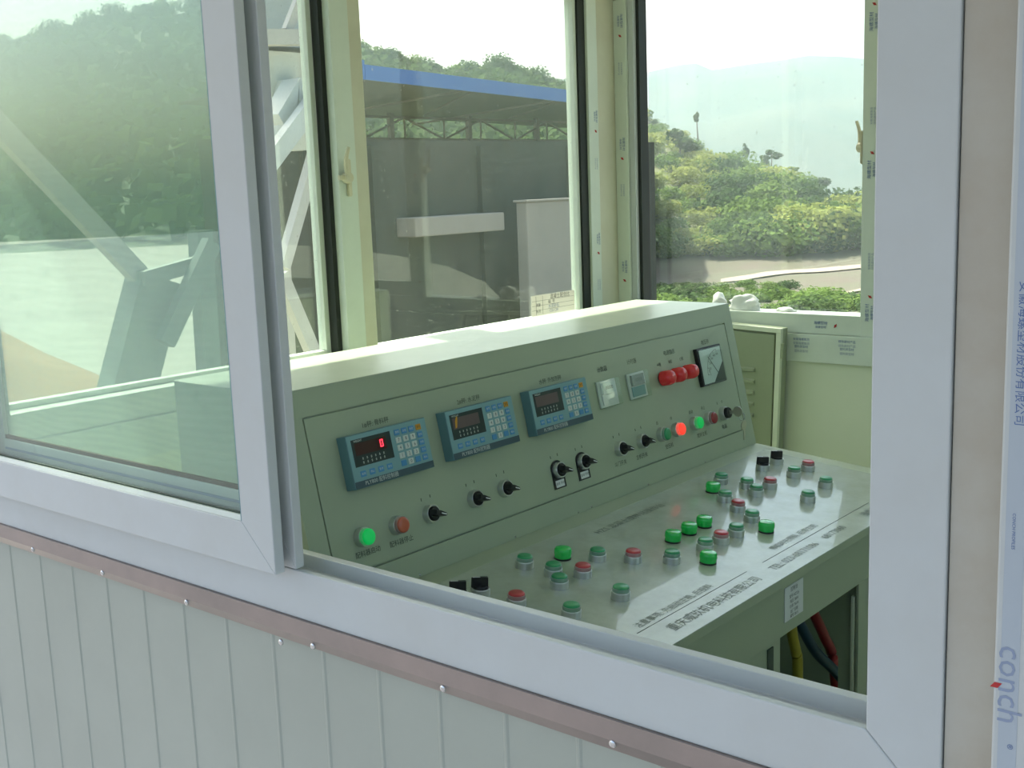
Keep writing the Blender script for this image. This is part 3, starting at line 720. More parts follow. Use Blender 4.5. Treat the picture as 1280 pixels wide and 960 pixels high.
# --- panel voltmeter
F = PF @ T(1.2890, 0.2465, 0.0)
mt = put('panel_meter', box_me((0, -0.0845, 0), (0.1015, 0, 0.010), 'black', 0.001, 'panel_meter'), con, F)
put('meter_face', box_me((0.006, -0.0805, 0.010), (0.0965, -0.005, 0.0106), 'face', 0, 'meter_face'), mt, F)
put('meter_corner', prism_me([(0.0965, -0.0805), (0.048, -0.0805), (0.0965, -0.040)], 0.0106, 0.0112, 'screen', 'z', 'meter_corner'), mt, F)
bm = bmesh.new()
cx, cy, R0 = 0.078, -0.062, 0.052
arc = [(cx+R0*math.cos(math.radians(a)), cy+R0*math.sin(math.radians(a))) for a in range(90, 181, 6)]
for (x0, y0), (x1, y1) in zip(arc[:-1], arc[1:]):
    bm.faces.new([bm.verts.new(p) for p in ((x0, y0, 0.0108), (x1, y1, 0.0108), (x1+(cx-x1)*0.02, y1+(cy-y1)*0.02, 0.0108), (x0+(cx-x0)*0.02, y0+(cy-y0)*0.02, 0.0108))])
for k in range(6):
    a = math.radians(90+18*k); c_, s_ = math.cos(a), math.sin(a); w = 0.0005
    bm.faces.new([bm.verts.new((cx+r*c_-q*s_, cy+r*s_+q*c_, 0.0108)) for r, q in ((R0, -w), (R0, w), (R0-0.006, w), (R0-0.006, -w))])
put('meter_scale', finish(bm, 'meter_scale', M['ink']), mt, F)
for k, s in enumerate(('500', '400', '300', '200', '100', '0')):
    a = math.radians(90+18*k); text(s, 0.007, 'ink', mt, F @ T(cx+(R0-0.011)*math.cos(a), cy+(R0-0.011)*math.sin(a), 0.0110), 'meter_print')
text('V', 0.012, 'ink', mt, F @ T(0.035, -0.055, 0.0110), 'meter_print')
put('needle', hexobj('needle', [(-0.0006, -0.004, 0.0112), (0.0006, -0.004, 0.0112), (0.0004, 0.046, 0.0112), (-0.0004, 0.046, 0.0112), (-0.0006, -0.004, 0.0118), (0.0006, -0.004, 0.0118), (0.0004, 0.046, 0.0118), (-0.0004, 0.046, 0.0118)], 'ink', None).data, mt, F @ T(cx-0.012, cy+0.004, 0) @ RZ(38))
bpy.data.objects.remove(bpy.data.objects['needle'] if bpy.data.objects['needle'].parent is None else bpy.data.objects['needle.001'])
put('meter_cover', box_me((0.003, -0.0825, 0.0100), (0.0985, -0.003, 0.0135), 'clear', 0.0006, 'meter_cover'), mt, F)

# --- key lock, and the keys hanging in it
F = PF @ T(1.3585, PV, 0.0)
lk = put('key_lock', bez, con, F)
put('lock_barrel', lathe_me([(0, 0.019), (0.0112, 0.019), (0.0122, 0.0175), (0.0122, 0.0105)], 'black', 24, 'lock_barrel'), lk, F)
def key_mesh():
    bm = bmesh.new()
    bmesh.ops.create_cone(bm, cap_ends=True, segments=20, radius1=0.0115, radius2=0.0115, depth=0.002, matrix=T(0, 0, 0))
    add_box(bm, (-0.0035, -0.034, -0.0008), (0.0035, -0.008, 0.0008))
    for k in range(4): add_box(bm, (0.0034, -0.031+0.005*k, -0.0007), (0.0048, -0.0285+0.005*k, 0.0007))
    return finish(bm, 'key', M['brass'])
KM = key_mesh()
kr = empty('key', tuple((F @ Vector((0, 0, 0.03)))[:]))
tag(kr, 'nickel key turned in the black lock at the right end of the panel', 'key')
put('key_blade', KM, kr, F @ T(0, 0, 0.040) @ Matrix.Rotation(math.radians(90), 4, 'X') @ Matrix.Rotation(math.radians(90), 4, 'Y') @ RZ(0))
kh = empty('spare_key', tuple((F @ Vector((0.008, -0.03, 0.042)))[:]))
tag(kh, 'small spare key hanging on a ring below the turned key', 'key')
put('key_blade', KM, kh, LF(*(F @ Vector((0.004, -0.032, 0.046)))) @ RZ(6))
bm = bmesh.new()
rp = [Vector((0.0075*math.cos(a), 0.0095*math.sin(a), 0)) for a in [2*math.pi*k/20 for k in range(21)]]
bm.free()
put('split_ring', tube_me(rp, 0.0007, 'steel', 6, 'split_ring', False), kh, frame(F @ Vector((0.002, -0.0125, 0.046)), (1, 0, 0), (0, 0, 1), (0, -1, 0)))

# --- cables under the desk
def cable(name, pts, mtn, label):
    o = put(name, tube_me(smooth_path(pts, 8), 0.0105, mtn, 12, name)); tag(o, label, 'cable')
cable('power_cable', [(-0.98, 1.02, 0.786), (-0.96, 1.075, 0.69), (-0.95, 1.1265, 0.601), (-0.95, 1.171, 0.5416), (-0.95, 1.2176, 0.4658), (-0.96, 1.27, 0.25), (-0.97, 1.30, 0.032)], 'cable_r', 'red cable hanging in the opening below the desk')
cable('power_cable', [(-0.99, 0.95, 0.786), (-0.96, 1.0, 0.69), (-0.95, 1.0639, 0.6016), (-0.95, 1.1351, 0.5202), (-0.94, 1.25, 0.41), (-0.95, 1.36, 0.22), (-0.96, 1.41, 0.032)], 'cable_b', 'dark blue cable slanting across the opening below the desk')
cable('power_cable', [(-0.97, 1.01, 0.786), (-0.955, 1.02, 0.69), (-0.95, 1.0302, 0.5965), (-0.95, 1.0475, 0.5504), (-0.95, 1.0547, 0.5072), (-0.95, 1.055, 0.25), (-0.955, 1.05, 0.032)], 'cable_y', 'yellow cable hanging at the left of the desk opening')

# --- electrical cabinet between console and far wall
cab = empty('electrical_cabinet', (-1.55, 1.88, 0.0)); tag(cab, 'shallow grey-green steel cabinet with louvres against the far wall behind the console', 'cabinet')
CF = T(-1.437, 1.947, 1.044) @ Matrix.Rotation(math.radians(2.2), 4, 'Y')
box('cabinet_body', (-0.40, 0.012, -1.03), (0.0, 0.040, 0.0), 'cabinet', cab, 0.002, CF)
boxes('cabinet_frame', [((-0.40, 0.0, -0.012), (0.0, 0.012, 0.0)), ((-0.014, 0.0, -1.0), (0.0, 0.012, -0.0125))], 'panel_in', cab, CF)
dr = box('cabinet_door', (-0.395, 0.002, -0.99), (-0.020, 0.0115, -0.0185), 'cabinet', cab, 0.001, CF)
for k in range(6):
    prism('louvre', [(0, 0), (-0.007, -0.004), (-0.007, -0.010), (0, -0.012)], -0.22, -0.075, 'cabinet', dr, 'x', CF @ T(0, 0.002, -0.115-0.032*k))
for z in (-0.06, -0.5):
    put('hinge', lathe_me([(0, 0.02), (0.005, 0.02), (0.005, -0.02), (0, -0.02)], 'cabinet', 10, 'hinge'), cab, CF @ T(0.004, 0.004, z))

# --- bag and wrapper on the far sill, notice on the left pane
def crumple(name, loc, sc, seed, label, cat, sub=4, amp=0.45):
    bm = bmesh.new(); bmesh.ops.create_icosphere(bm, subdivisions=sub, radius=1.0)
    for v in bm.verts:
        p = v.co.copy(); q = noise.noise(p*1.6+Vector((seed, 0, 0))) + 0.6*abs(noise.noise(p*3.7+Vector((0, seed, 0))))
        v.co = p*(1+amp*q)
        if v.co.z < -0.35: v.co.z = -0.35 + 0.05*(v.co.z+0.35)
        v.co = Vector((v.co.x*sc[0], v.co.y*sc[1], (v.co.z+0.38)*sc[2]))
    o = put(name, finish(bm, name, M['cloth'], True), None, T(*loc)); tag(o, label, cat)
crumple('plastic_bag', (-1.595, 2.034, 1.0815), (0.048, 0.020, 0.028), 3.1, 'crumpled white plastic bag lying on the far window sill', 'plastic bag')
crumple('plastic_bag', (-1.675, 2.034, 1.0815), (0.022, 0.018, 0.030), 8.4, 'small white crumpled bag behind the far corner of the console top', 'plastic bag', 3)
crumple('wrapper', (-1.468, 2.036, 1.0815), (0.026, 0.012, 0.008), 5.7, 'small flat white wrapper lying alone on the far sill', 'wrapper', 3)
no = box('notice_sheet', (1.603, 1.0885, 0), (1.805, 1.146, 0.0004), 'paper', None, 0, LF(-2.0226, 0, 0)); tag(no, 'white printed notice stuck to the lower pane beside the corner post', 'notice')
for s, sz, u, z, c in (('混凝土配合比', 0.0155, 1.735, 1.137, 'ink'), ('编  号', 0.0125, 1.695, 1.123, 'ink'), ('水泥砂石', 0.0125, 1.705, 1.110, 'inkb'), ('C25 C30', 0.011, 1.705, 1.098, 'inkb'), ('用量', 0.010, 1.635, 1.118, 'ink'), ('标号', 0.010, 1.635, 1.100, 'ink')):
    text(s, sz, c, no, LF(-2.0218, u, z))
for z in (1.130, 1.1165, 1.104): box('printed_line', (1.607, z-0.0003, 0), (1.801, z+0.0003, 0.0002), 'ink', no, 0, LF(-2.0221, 0, 0))
for u in (1.625, 1.655): box('printed_line', (u-0.0004, 1.091, 0), (u+0.0004, 1.143, 0.0002), 'ink', no, 0, LF(-2.0221, 0, 0))

# ------------------------------------------------------------------ outside: yard, hills, road
CAMP = Vector((0, -0.9, 1.45))
def grid_obj(name, rows, material, smooth=True):
    bm = bmesh.new(); V = [[bm.verts.new(p) for p in r] for r in rows]
    for a, b in zip(V[:-1], V[1:]):
        for i in range(len(a)-1): bm.faces.new((a[i], a[i+1], b[i+1], b[i]))
    return put(name, finish(bm, name, M[material], smooth))
def lerp(a, b, t): return a + (b-a)*t
def interp(tab, x):
    for (x0, y0), (x1, y1) in zip(tab[:-1], tab[1:]):
        if x <= x1: return lerp(y0, y1, (x-x0)/(x1-x0)) if x > x0 else y0
    return tab[-1][1]
# yard: a flat concrete apron round the cabin, wide towards the shed (bearing measured from +y towards -x)
bm = bmesh.new(); cen = bm.verts.new((0, 0, -1.0)); ringv = []
for k in range(121):
    b = math.radians(-180 + 3*k)
    bd = math.degrees(b)
    rad = interp([(-180, 80), (-60, 80), (-30, 14), (37, 14), (41, 90), (180, 80)], bd)
    ringv.append(bm.verts.new((-math.sin(b)*rad, math.cos(b)*rad, -1.0)))
for a, b in zip(ringv[:-1], ringv[1:]): bm.faces.new((cen, a, b))
yd = put('ground', finish(bm, 'ground', M['ground'])); tag(yd, kind='structure')
pb = box('cabin_plinth', (-2.08, 0.0, -1.0), (0.62, 2.08, -0.125), 'ground'); tag(pb, kind='structure')

def hillnoise(p, s, a): return a*(noise.noise(p*s) + 0.5*noise.noise(p*s*2.3+Vector((9, 3, 1))))
# near hillside seen through the far window
crest = [(600, -68.92, 78.32, 10.73), (700, -63.48, 82.73, 9.79), (760, -60.1, 85.2, 9.07), (805, -57.52, 86.94, 7.0), (830, -56.07, 87.88, 6.0), (860, -54.31, 88.96, 4.2), (900, -51.93, 90.36, 2.4), (940, -49.54, 91.68, 1.0), (980, -47.13, 92.93, 0.2), (1010, -45.31, 93.82, -1.0), (1040, -43.49, 94.67, -1.9), (1078, -41.19, 95.68, -2.5), (1160, -36.24, 97.65, -3.6), (1300, -27.97, 100.31, -4.6), (1500, -14, 103, -5.0), (1800, 12, 104, -6.0)]
K = 2.5
def crest_at(s):
    for c0, c1 in zip(crest[:-1], crest[1:]):
        if s <= c1[0]:
            t = (s-c0[0])/(c1[0]-c0[0]); return CAMP + (Vector([lerp(c0[i], c1[i], t) for i in (1, 2, 3)])-CAMP)*K
PROF = [(14, -1.0), (30, -2.1), (50, -4.0), (70, -5.75), (95, -7.4), (112, -8.5), (130, -9.2), (136, -9.0), (141, -8.2), (147, -7.2)]
def hill_pt(s, t):
    """s: bearing station (600..1800); t: 0 at the yard edge .. 10 foot of slope .. 11 crest .. 12 behind"""
    c = crest_at(s); h = Vector((c.x, c.y, 0)); R = (h - Vector((0, -0.9, 0))).length; d = (h-Vector((0, -0.9, 0)))/R
    if t <= 9:
        i = min(int(t), 8); f = t-i; r = lerp(PROF[i][0], PROF[i+1][0], f); z = lerp(PROF[i][1], PROF[i+1][1], f)
        if t > 4: z += (s-935)*0.0022*min(1, (t-4))
    elif t <= 10:
        f = t-9; e = f**0.9; r = lerp(147, R, f); z = lerp(-7.2+(s-935)*0.0022, c.z, e) + math.sin(f*math.pi)*1.2
    else:
        f = t-10; r = lerp(R, R*1.35, f); z = lerp(c.z, c.z-25, f)
    p = Vector((0, -0.9, 0)) + d*r; p.z = z
    if 9 < t: p.z += hillnoise(Vector((p.x, p.y, 0)), 0.05, 1.6)*min(1, (t-9)*4)*(1-max(0, t-10))
    elif t > 1.2: p.z += hillnoise(Vector((p.x, p.y, 0)), 0.06, 0.35)
    return p
ss = [600+12*k for k in range(101)]
ts = [k*0.25 for k in range(37)] + [9+0.04*k for k in range(1, 26)] + [10.1, 10.3, 10.6, 11.0]
rows = [[hill_pt(s, tt) for s in ss] for tt in ts]
k9 = ts.index(9.0)
tag(grid_obj('valley_ground', rows[:k9+1], 'soil'), kind='structure')
tag(grid_obj('hillside', rows[k9:], 'hill'), kind='structure')
rr = []
for w in (-1, 1):
    rr.append([hill_pt(s, interp([(900, 5.2), (928, 5.35), (1000, 6.0), (1080, 6.6), (1300, 7.2)], s)+w*interp([(900, .12), (960, .28), (1080, .40), (1300, .6)], s)) + Vector((0, 0, 0.14)) for s in range(900, 1301, 8)])
tag(grid_obj('dirt_road', rr, 'road'), kind='structure')
rr = []
for w in (-1, 1):
    rr.append([hill_pt(s, interp([(1010, 2.6), (1078, 3.6), (1200, 4.2)], s)+w*0.09) + Vector((0, 0, 0.12)) for s in range(1015, 1201, 8)])
tag(grid_obj('footpath', rr, 'road'), kind='structure')

# steep hill behind the shed
LH = [(-180.52, 58.35, 14.06), (-166.12, 68.4, 17.48), (-150.83, 77.52, 20.9), (-143.61, 80.35, 22.2), (-136.32, 82.87, 23.2), (-125.72, 89.76, 24.3), (-116.46, 93.64, 24.6), (-112.23, 98.62, 21.0), (-108.4, 102.78, 17.4), (-105.66, 105.57, 16.7), (-102.75, 111.11, 15.0), (-100.1, 117.44, 15.8), (-98.8, 122.4, 15.0), (-94.85, 127.95, 12.8), (-90.86, 136.83, 8.5)]
def lh_pt(s, t):
    i = min(int(s), len(LH)-2); f = s-i; c = Vector(LH[i]).lerp(Vector(LH[i+1]), f)
    d = Vector((c.x, c.y+0.9, 0)); R = d.length; d /= R
    if t <= 1: r = lerp(64, R, t); z = lerp(-1.1, c.z, t**1.1)
    else: r = lerp(R, R*1.3, t-1); z = c.z - 14*(t-1)
    p = Vector((0, -0.9, 0)) + d*r; p.z = z + hillnoise(Vector((p.x, p.y, 0)), 0.05, 0.35)*min(1, t*3)*(1 if t <= 1 else max(0, 2-t))
    return p
rows = [[lh_pt(k*0.25, tt/16) for k in range(57)] for tt in range(0, 30)]
tag(grid_obj('hill', rows, 'hill2'), kind='structure')

# far mountain
MT = [(-2500, 1150, 190), (-2059.12, 1586.56, 211.21), (-1706.74, 1960.48, 224.5), (-1487.5, 2131.55, 223.81), (-1430.3, 2170.33, 230.79), (-1357.95, 2216.3, 243.39), (-1328.85, 2233.86, 245.0), (-1299.76, 2250.91, 229.95), (-1196.98, 2307.18, 241.75), (-1123.45, 2343.85, 251.6), (-1064.62, 2371.14, 244.29), (-1020.54, 2390.44, 236.36), (-846.73, 2457.36, 244.12), (-567.53, 2536.4, 198.72), (200, 2600, 210), (900, 2500, 190)]
rows = []
for tt in range(0, 25):
    t = tt/20; row = []
    for k in range((len(MT)-1)*6+1):
        s = k/6; i = min(int(s), len(MT)-2); c = Vector(MT[i]).lerp(Vector(MT[i+1]), s-i)
        d = Vector((c.x, c.y, 0)); R = d.length; d /= R
        if t <= 1: r = lerp(900, R, t); z = lerp(-90, c.z, t**1.3)
        else: r = lerp(R, R*1.2, t-1); z = c.z - 300*(t-1)
        p = d*r; p.z = z + hillnoise(Vector((p.x, p.y, 0)), 0.004, 22)*min(1, t*2)*(1-min(1, abs(t-1)*0) if t < 0.9 else 0.25)
        row.append(p)
    rows.append(row)
tag(grid_obj('far_mountain', rows, 'mount'), kind='structure')

# dark ground out of view, added to cut bounce light on the front
tag(box('added_dark_ground', (-70, -70, -1.0), (70, -0.02, -0.985), 'added_dark_ground'), kind='structure')

# ------------------------------------------------------------------ vegetation
def clump_me(n, seed, material, leaf=0.16, flat=0.8, name='foliage', lobes=5):
    r = random.Random(seed); bm = bmesh.new()
    L = [(Vector((r.uniform(-.5, .5), r.uniform(-.5, .5), r.uniform(-.3, .4))), r.uniform(0.45, 0.7)) for _ in range(lobes)]
    for _ in range(n):
        c, q = r.choice(L)
        d = Vector((r.gauss(0, 1), r.gauss(0, 1), r.gauss(0, 1))).normalized()
        p = c + d*q*r.uniform(0.75, 1.05); p.z = max(-0.55, p.z*flat)
        nrm = (d + Vector((r.gauss(0, .6), r.gauss(0, .6), r.gauss(0, .6)))).normalized()
        a = nrm.orthogonal().normalized(); b = nrm.cross(a); s = leaf*r.uniform(0.6, 1.3)
        bm.faces.new([bm.verts.new(p + a*s*x + b*s*y) for x, y in ((-1, 0), (0, -.7), (1, 0), (0, .7))])
    me = bpy.data.meshes.new(name); bm.to_mesh(me); bm.free(); me.materials.append(M[material]); return me
BUSH = [clump_me(1100, 11+k, m, 0.085, lobes=8) for k, m in enumerate(('leaf', 'leaf', 'leafd', 'leafy', 'leafy', 'leaf'))]
def bush(p, s, i, label, group, sq=1.0):
    o = put('bush', BUSH[i], None, Matrix.Translation(p + Vector((0, 0, 0.42*s*sq))) @ RZ(rnd.uniform(0, 360)) @ Matrix.Diagonal((s, s, s*sq, 1)))
    tag(o, label, 'bush', group)
CN = ('mid green', 'mid green', 'dark green', 'yellow-green', 'yellow-green', 'mid green')
def zone(s): return 'left' if s < 890 else ('middle' if s < 985 else 'right')
for k in range(150):
    s = 770 + 380*((k*0.618034) % 1.0); tt = 8.72 + 1.22*((k+0.5)/150)
    p = hill_pt(s, tt); sz = rnd.uniform(2.4, 4.6)*(1.2 if s > 900 else 0.85)
    i = rnd.choice((2, 2, 0, 1, 5)) if (s > 890 and rnd.random() < 0.6) else rnd.choice((0, 1, 3, 4, 5, 3))
    h = 'foot' if tt < 9.33 else ('middle' if tt < 9.66 else 'upper slope')
    bush(p, sz, i, '%s bush at the %s of the hillside, %s part of the far window' % (CN[i], h, zone(s)), 'bushes on the hillside', rnd.uniform(0.65, 0.9))
for k in range(22):
    s = 800 + 16*k + rnd.uniform(-5, 5); p = hill_pt(s, 9.97); i = rnd.choice((0, 1, 3, 5) if s < 900 else (0, 2, 1, 2))
    bush(p, rnd.uniform(1.2, 2.4), i, 'small %s bush on the near skyline, %s part of the far window' % (CN[i], zone(s)), 'bushes on the crest', 0.8)
for k in range(74):
    s = 800 + 330*((k*0.618034) % 1.0); tt = rnd.choice((rnd.uniform(1.2, 3.4), rnd.uniform(2.0, 4.8)))
    if s > 1000 and 2.2 < tt: tt = rnd.uniform(1.1, 2.3)
    i = rnd.choice((0, 1, 5, 2))
    p = hill_pt(s, tt); bush(p, rnd.uniform(0.6, 1.3), i, 'low %s bush just above the far sill, %s part of the far window' % (CN[i], zone(s)), 'bushes in the valley', 0.55)
for k in range(52):
    q = 2.0 + 4.6*(k+rnd.random())/24 if k < 24 else 7.6 + 6.0*(k-24+rnd.random())/28
    p = lh_pt(q, 0.995); i = rnd.choice((2, 2, 2, 0))
    bush(p, rnd.uniform(1.1, 2.1), i, '%s bush on the skyline %s' % (CN[i], 'seen through the front sash glass' if k < 24 else 'above the blue roof edge of the shed'), 'bushes on the hill behind the shed', rnd.uniform(0.8, 1.2))

# scrub cover of the steep hill: too dense to count
bm = bmesh.new()
for k in range(19000):
    p = lh_pt(rnd.uniform(0.5, 13.9), rnd.uniform(0.015, 1.0)**0.9) + Vector((0, 0, rnd.uniform(0, 1.3)))
    nrm = Vector((rnd.gauss(0.5, .6), rnd.gauss(-0.3, .6), rnd.gauss(0.5, .5))).normalized()
    a = nrm.orthogonal().normalized(); b = nrm.cross(a); q = rnd.uniform(0.35, 0.85)
    bm.faces.new([bm.verts.new(p + a*q*x + b*q*y) for x, y in ((-1, 0), (0, -.8), (1, 0), (0, .8))])
me = bpy.data.meshes.new('hill_scrub'); bm.to_mesh(me); bm.free(); me.materials.append(M['leafd'])
tag(put('hill_scrub', me), 'dense dark green scrub covering the steep hill on the left', 'scrub', kind='stuff')

def tree(s, tt, height, kind, label, lean=0.0, crown=(1, 1)):
    p = hill_pt(s, tt); t = empty('tree', tuple(p)); tag(t, label, 'tree')
    top = p + Vector((lean, 0, height*0.85))
    put('trunk', tube_me([p-Vector((0, 0, 1)), p.lerp(top, 0.5)+Vector((0.1*lean, 0, 0)), top], [0.22, 0.16, 0.08], 'bark', 7, 'trunk'), t)
    w, h = crown
    if kind == 'tuft':
        put('crown', clump_me(260, int(s), 'leafd', 0.25, 1.0, 'crown'), t, T(*top) @ Matrix.Diagonal((w, w, h, 1)))
    else:
        for k in range(4):
            o = Vector((rnd.uniform(-1, 1)*w*0.8, rnd.uniform(-1, 1)*w*0.8, rnd.uniform(-0.7, 0.4)*h))
            put('crown', clump_me(160, int(s)+k, 'leafd' if kind == 'dark' else 'leaf', 0.25, 0.9, 'crown'), t, Matrix.Translation(top+o) @ Matrix.Diagonal((w*0.8, w*0.8, h*0.6, 1)))
tree(874, 9.96, 8.6, 'tuft', 'lone thin tree with bare trunk and tiny crown on the ridge', -0.6, (0.75, 1.3))
tree(932, 9.97, 6.6, 'tuft', 'short dark narrow tree in the middle of the ridge', 0.0, (0.8, 1.7))
tree(955, 9.96, 5.6, 'tuft', 'small dark cone-shaped tree beside the spreading tree on the ridge', 0.0, (1.1, 1.6))
tree(963, 9.98, 7.4, 'dark', 'largest open spreading dark tree on the ridge', 0.4, (1.5, 1.3))
tree(990, 9.98, 5.6, 'green', 'small pale green tree right of the spreading tree on the ridge', 0.3, (1.0, 0.8))
tree(1022, 9.95, 5.6, 'dark', 'round-crowned tree low on the right end of the ridge', 0.0, (2.2, 1.3))
tree(850, 9.55, 5.0, 'dark', 'dark rounded tree standing alone on the open left slope', 0.0, (2.4, 2.4))

# ------------------------------------------------------------------ shed with blue edge
sh = empty('shed', (-42, 45, -1.0)); tag(sh, 'large open shed with a blue-edged roof and steel trusses', 'shed')
def fz(y): return 6.54 - 0.0354*(y-33.655)
ya, yb = 33.3, 53.9
hexobj('fascia', [(-36.0, ya, fz(ya)-0.55), (-36.0, yb, fz(yb)-0.55), (-36.0, yb, fz(yb)+0.05), (-36.0, ya, fz(ya)+0.05), (-36.12, ya, fz(ya)-0.55), (-36.12, yb, fz(yb)-0.55), (-36.12, yb, fz(yb)+0.05), (-36.12, ya, fz(ya)+0.05)], 'bluefascia', sh)
hexobj('roof', [(-36.1, 32.5, fz(32.5)-0.1), (-36.1, yb, fz(yb)-0.1), (-48, 67, fz(yb)-0.75), (-48, 32.5, fz(32.5)-0.75), (-36.1, 32.5, fz(32.5)), (-36.1, yb, fz(yb)), (-48, 67, fz(yb)-0.65), (-48, 32.5, fz(32.5)-0.65)], 'roofsheet', sh)
hexobj('fascia', [(-36.0, 32.5, fz(32.5)-0.55), (-36.0, ya-0.02, fz(ya)-0.55), (-36.0, ya-0.02, fz(ya)+0.22), (-36.0, 32.5, fz(32.5)+0.28), (-36.12, 32.5, fz(32.5)-0.55), (-36.12, ya-0.02, fz(ya)-0.55), (-36.12, ya-0.02, fz(ya)+0.22), (-36.12, 32.5, fz(32.5)+0.28)], 'bluefascia', sh)
zt, zb = 5.15, 4.05
for y in range(36, 61, 6):
    beam('column', (-43.5, y, -1.0), (-43.5, y, zt+0.2), 0.25, 0.25, 'truss', sh)
beam('truss_chord', (-43.5, 34, zt), (-43.5, 62, zt), 0.13, 0.13, 'truss', sh); beam('truss_chord', (-43.5, 34, zb), (-43.5, 62, zb), 0.13, 0.13, 'truss', sh)
for k in range(34, 59, 3):
    beam('truss_web', (-43.5, k, zb if (k//3) % 2 else zt), (-43.5, k+3, zt if (k//3) % 2 else zb), 0.09, 0.09, 'truss', sh)
    beam('truss_post', (-43.5, k, zb), (-43.5, k, zt), 0.07, 0.07, 'truss', sh)
for k in range(3):
    y = 34 + 7*k; beam('roof_brace', (-43.5, y+3.5, zt+0.1), (-36.2, y, fz(y)-0.2), 0.1, 0.1, 'truss', sh); beam('rafter', (-36.2, y, fz(y)-0.25), (-47.8, y, fz(y)-0.9), 0.18, 0.1, 'truss', sh)
rw = box('retaining_wall', (-11.4, 7.25, -1.0), (-11.0, 16.2, 2.1), 'darkwall'); tag(rw, 'long dark stained wall of the storage bay in front of the shed', 'wall')
for k in range(5): box('wall_pilaster', (-10.999, 7.4+2.1*k, -1.0), (-10.92, 7.6+2.1*k, 2.02), 'darkwall', rw)
box('ledge', (-10.999, 9.95, 0.84), (-10.65, 11.75, 1.09), 'palewall', rw, 0.015)
pw = box('pale_wall', (-10.6, 11.95, -1.0), (-10.4, 14.6, 1.22), 'palewall', None, 0.02); tag(pw, 'pale rendered block wall seen low through the pane by the corner post', 'wall')
box('coping', (-10.63, 11.92, 1.22), (-10.37, 14.63, 1.25), 'palewall', pw, 0.008)

# ------------------------------------------------------------------ white steel hopper structure beside the cabin
hp = empty('batching_hopper', (-7.3, 3.5, -1.0)); tag(hp, 'white steel batching hopper on braced legs outside the left window', 'hopper')
def S(y, z, x=-7.0):           # a point of the frame, given on the reference plane x=-4.6
    k = x/-4.6; return Vector((x, -0.9+(y+0.9)*k, 1.45+(z-1.45)*k))
beam('beam', S(2.55, 2.18), S(3.35, 2.235), 0.11, 0.14, 'wsteel', hp)
# hopper body above and tapered cone below the beam
def frustum(name, cx, cy, z0, h0, z1, h1, mtl):
    hexobj(name, [(cx-h0, cy-h0, z0), (cx+h0, cy-h0, z0), (cx+h0, cy+h0, z0), (cx-h0, cy+h0, z0), (cx-h1, cy-h1, z1), (cx+h1, cy-h1, z1), (cx+h1, cy+h1, z1), (cx-h1, cy+h1, z1)], mtl, hp)
c0 = S(2.95, 2.3)
frustum('hopper_bin', -7.75, S(3.02, 2.3).y+0.36, 2.60, 0.36, 4.6, 0.40, 'wsteel2')
frustum('hopper_cone', -7.60, S(2.92, 2.3).y+0.42, 1.80, 0.16, 2.53, 0.40, 'wsteel2')
beam('stiffener', S(2.96, 2.24), S(3.14, 2.55), 0.07, 0.05, 'wsteel', hp)
hexobj('chute', [S(3.02, 2.02), S(3.14, 2.02), S(3.135, 1.80), S(2.97, 1.72)] + [S(3.02, 2.02)+Vector((-.3, 0, 0)), S(3.14, 2.02)+Vector((-.3, 0, 0)), S(3.135, 1.80)+Vector((-.3, 0, 0)), S(2.97, 1.72)+Vector((-.3, 0, 0))], 'wsteel2', hp)
hexobj('chute', [S(2.87, 1.84), S(3.02, 2.02), S(3.0, 1.86), S(2.90, 1.79)] + [S(2.87, 1.84)+Vector((-.2, 0, 0)), S(3.02, 2.02)+Vector((-.2, 0, 0)), S(3.0, 1.86)+Vector((-.2, 0, 0)), S(2.90, 1.79)+Vector((-.2, 0, 0))], 'wsteel2', hp)
beam('brace', S(3.13, 1.93, -6.9), S(2.70, 1.52, -6.9), 0.13, 0.09, 'wsteel2', hp)
beam('brace', S(3.13, 1.74), S(2.83, 1.09), 0.085, 0.085, 'wsteel', hp)
beam('brace', S(2.81, 1.06, -6.85), S(3.05, 0.50, -6.85), 0.10, 0.08, 'wsteel', hp)
beam('leg', S(2.815, 1.20, -7.2), S(2.80, -0.16, -7.2), 0.12, 0.12, 'wsteel', hp)
beam('brace', S(1.34, 1.88), S(2.07, 1.06), 0.13, 0.09, 'wsteel', hp)
beam('leg', S(2.10, 1.10), S(1.62, -0.1), 0.33, 0.2, 'gsteel', hp)  # dark tone paints in the shade on this leg
beam('brace', S(2.12, 0.80, -6.8), S(2.42, 1.24, -6.8), 0.12, 0.08, 'gsteel', hp)
beam('leg', S(2.36, 1.30), S(2.33, -0.1), 0.13, 0.12, 'gsteel', hp)
beam('brace', S(2.03, 1.10, -6.9), S(2.40, 1.16, -6.9), 0.1, 0.08, 'gsteel', hp)
beam('leg', S(3.25, 2.2, -7.9), S(3.25, -0.4, -7.9), 0.14, 0.14, 'wsteel', hp)
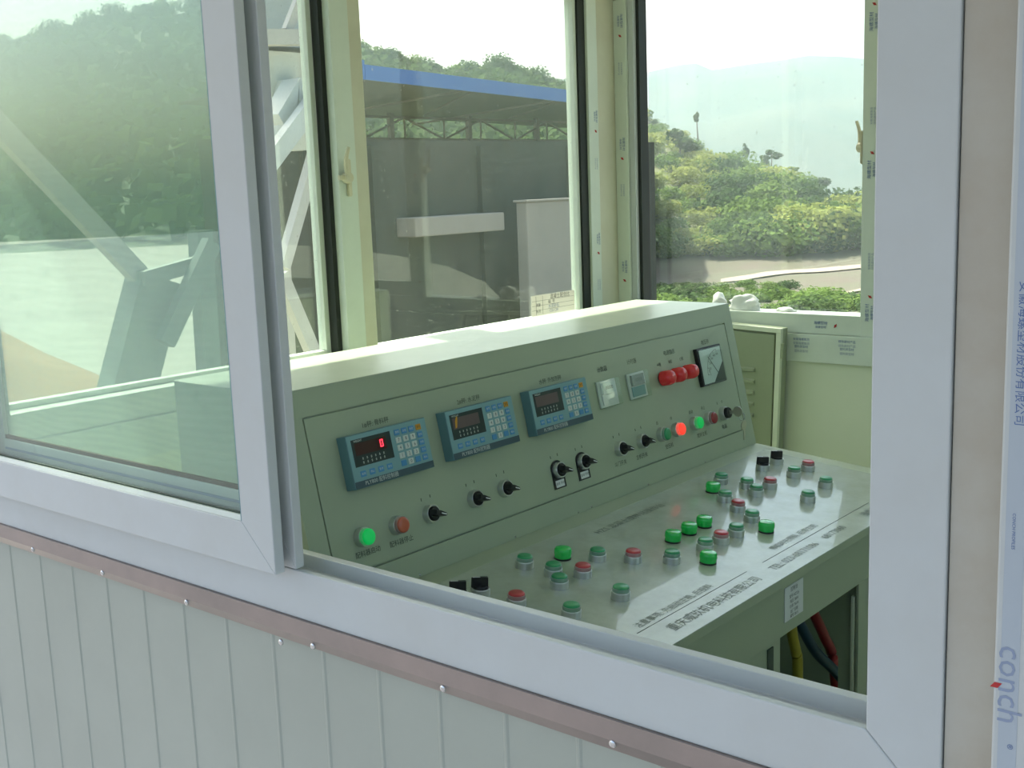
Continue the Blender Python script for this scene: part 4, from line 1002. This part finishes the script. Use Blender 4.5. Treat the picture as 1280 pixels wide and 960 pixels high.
# sand heap
bm = bmesh.new(); rows = []
sp = put('sand_heap', finish(bm, 'sand_heap', M['sand'])); 
bm = bmesh.new(); V = []
for i in range(25):
    V.append([])
    for j in range(25):
        x, y = (i-12)/12, (j-12)/12; r = math.hypot(x, y)
        z = max(0, 1-r)*1.0*(1+0.25*noise.noise(Vector((x*3, y*3, 2)))) - 0.02
        V[-1].append(bm.verts.new((x*3.2, y*3.2, z*1.9)))
for i in range(24):
    for j in range(24): bm.faces.new((V[i][j], V[i+1][j], V[i+1][j+1], V[i][j+1]))
sp.data = finish(bm, 'sand_heap', M['sand'], True); sp.matrix_basis = T(-14.5, 4.4, -1.0)
tag(sp, 'orange sand heap on the yard seen through the left sash', 'sand heap')

# ------------------------------------------------------------------ valley haze, a real volume beyond the near hill
hz = bpy.data.materials.new('valley_haze'); n, l = nodes(hz); n.clear()
out = n.new('ShaderNodeOutputMaterial'); vs = n.new('ShaderNodeVolumeScatter')
vs.inputs['Color'].default_value = (0.62, 0.93, 1.0, 1); vs.inputs['Density'].default_value = 0.00013; vs.inputs['Anisotropy'].default_value = 0.2
va_ = n.new('ShaderNodeVolumeAbsorption'); va_.inputs['Color'].default_value = (0.0, 0.30, 0.34, 1); va_.inputs['Density'].default_value = 0.00010
as_ = n.new('ShaderNodeAddShader'); l.new(vs.outputs[0], as_.inputs[0]); l.new(va_.outputs[0], as_.inputs[1]); l.new(as_.outputs[0], out.inputs['Volume'])
bm = bmesh.new(); add_box(bm, (-3300, 420, -150), (1500, 2480, 262))
me = finish(bm, 'valley_haze', hz); ho = put('valley_haze', me); tag(ho, 'pale blue haze filling the valley before the far mountain', 'haze', kind='stuff')
# lighter haze over the near hillside and before the steep hill
def haze_box(name, lo, hi, dens, label):
    m = bpy.data.materials.new(name); n, l = nodes(m); n.clear()
    o = n.new('ShaderNodeOutputMaterial'); v = n.new('ShaderNodeVolumeScatter')
    v.inputs['Color'].default_value = (0.85, 0.97, 1.0, 1); v.inputs['Density'].default_value = dens; v.inputs['Anisotropy'].default_value = 0.2
    l.new(v.outputs[0], o.inputs['Volume'])
    bm = bmesh.new(); add_box(bm, lo, hi)
    tag(put(name, finish(bm, name, m)), label, 'haze', kind='stuff')
haze_box('hillside_haze', (-260, 70, -40), (120, 419, 45), 0.0007, 'thin pale haze lying over the near green hillside')
haze_box('hill_haze', (-180, -40, -5), (-52, 69.5, 45), 0.0016, 'thin pale haze before the steep hill on the left')
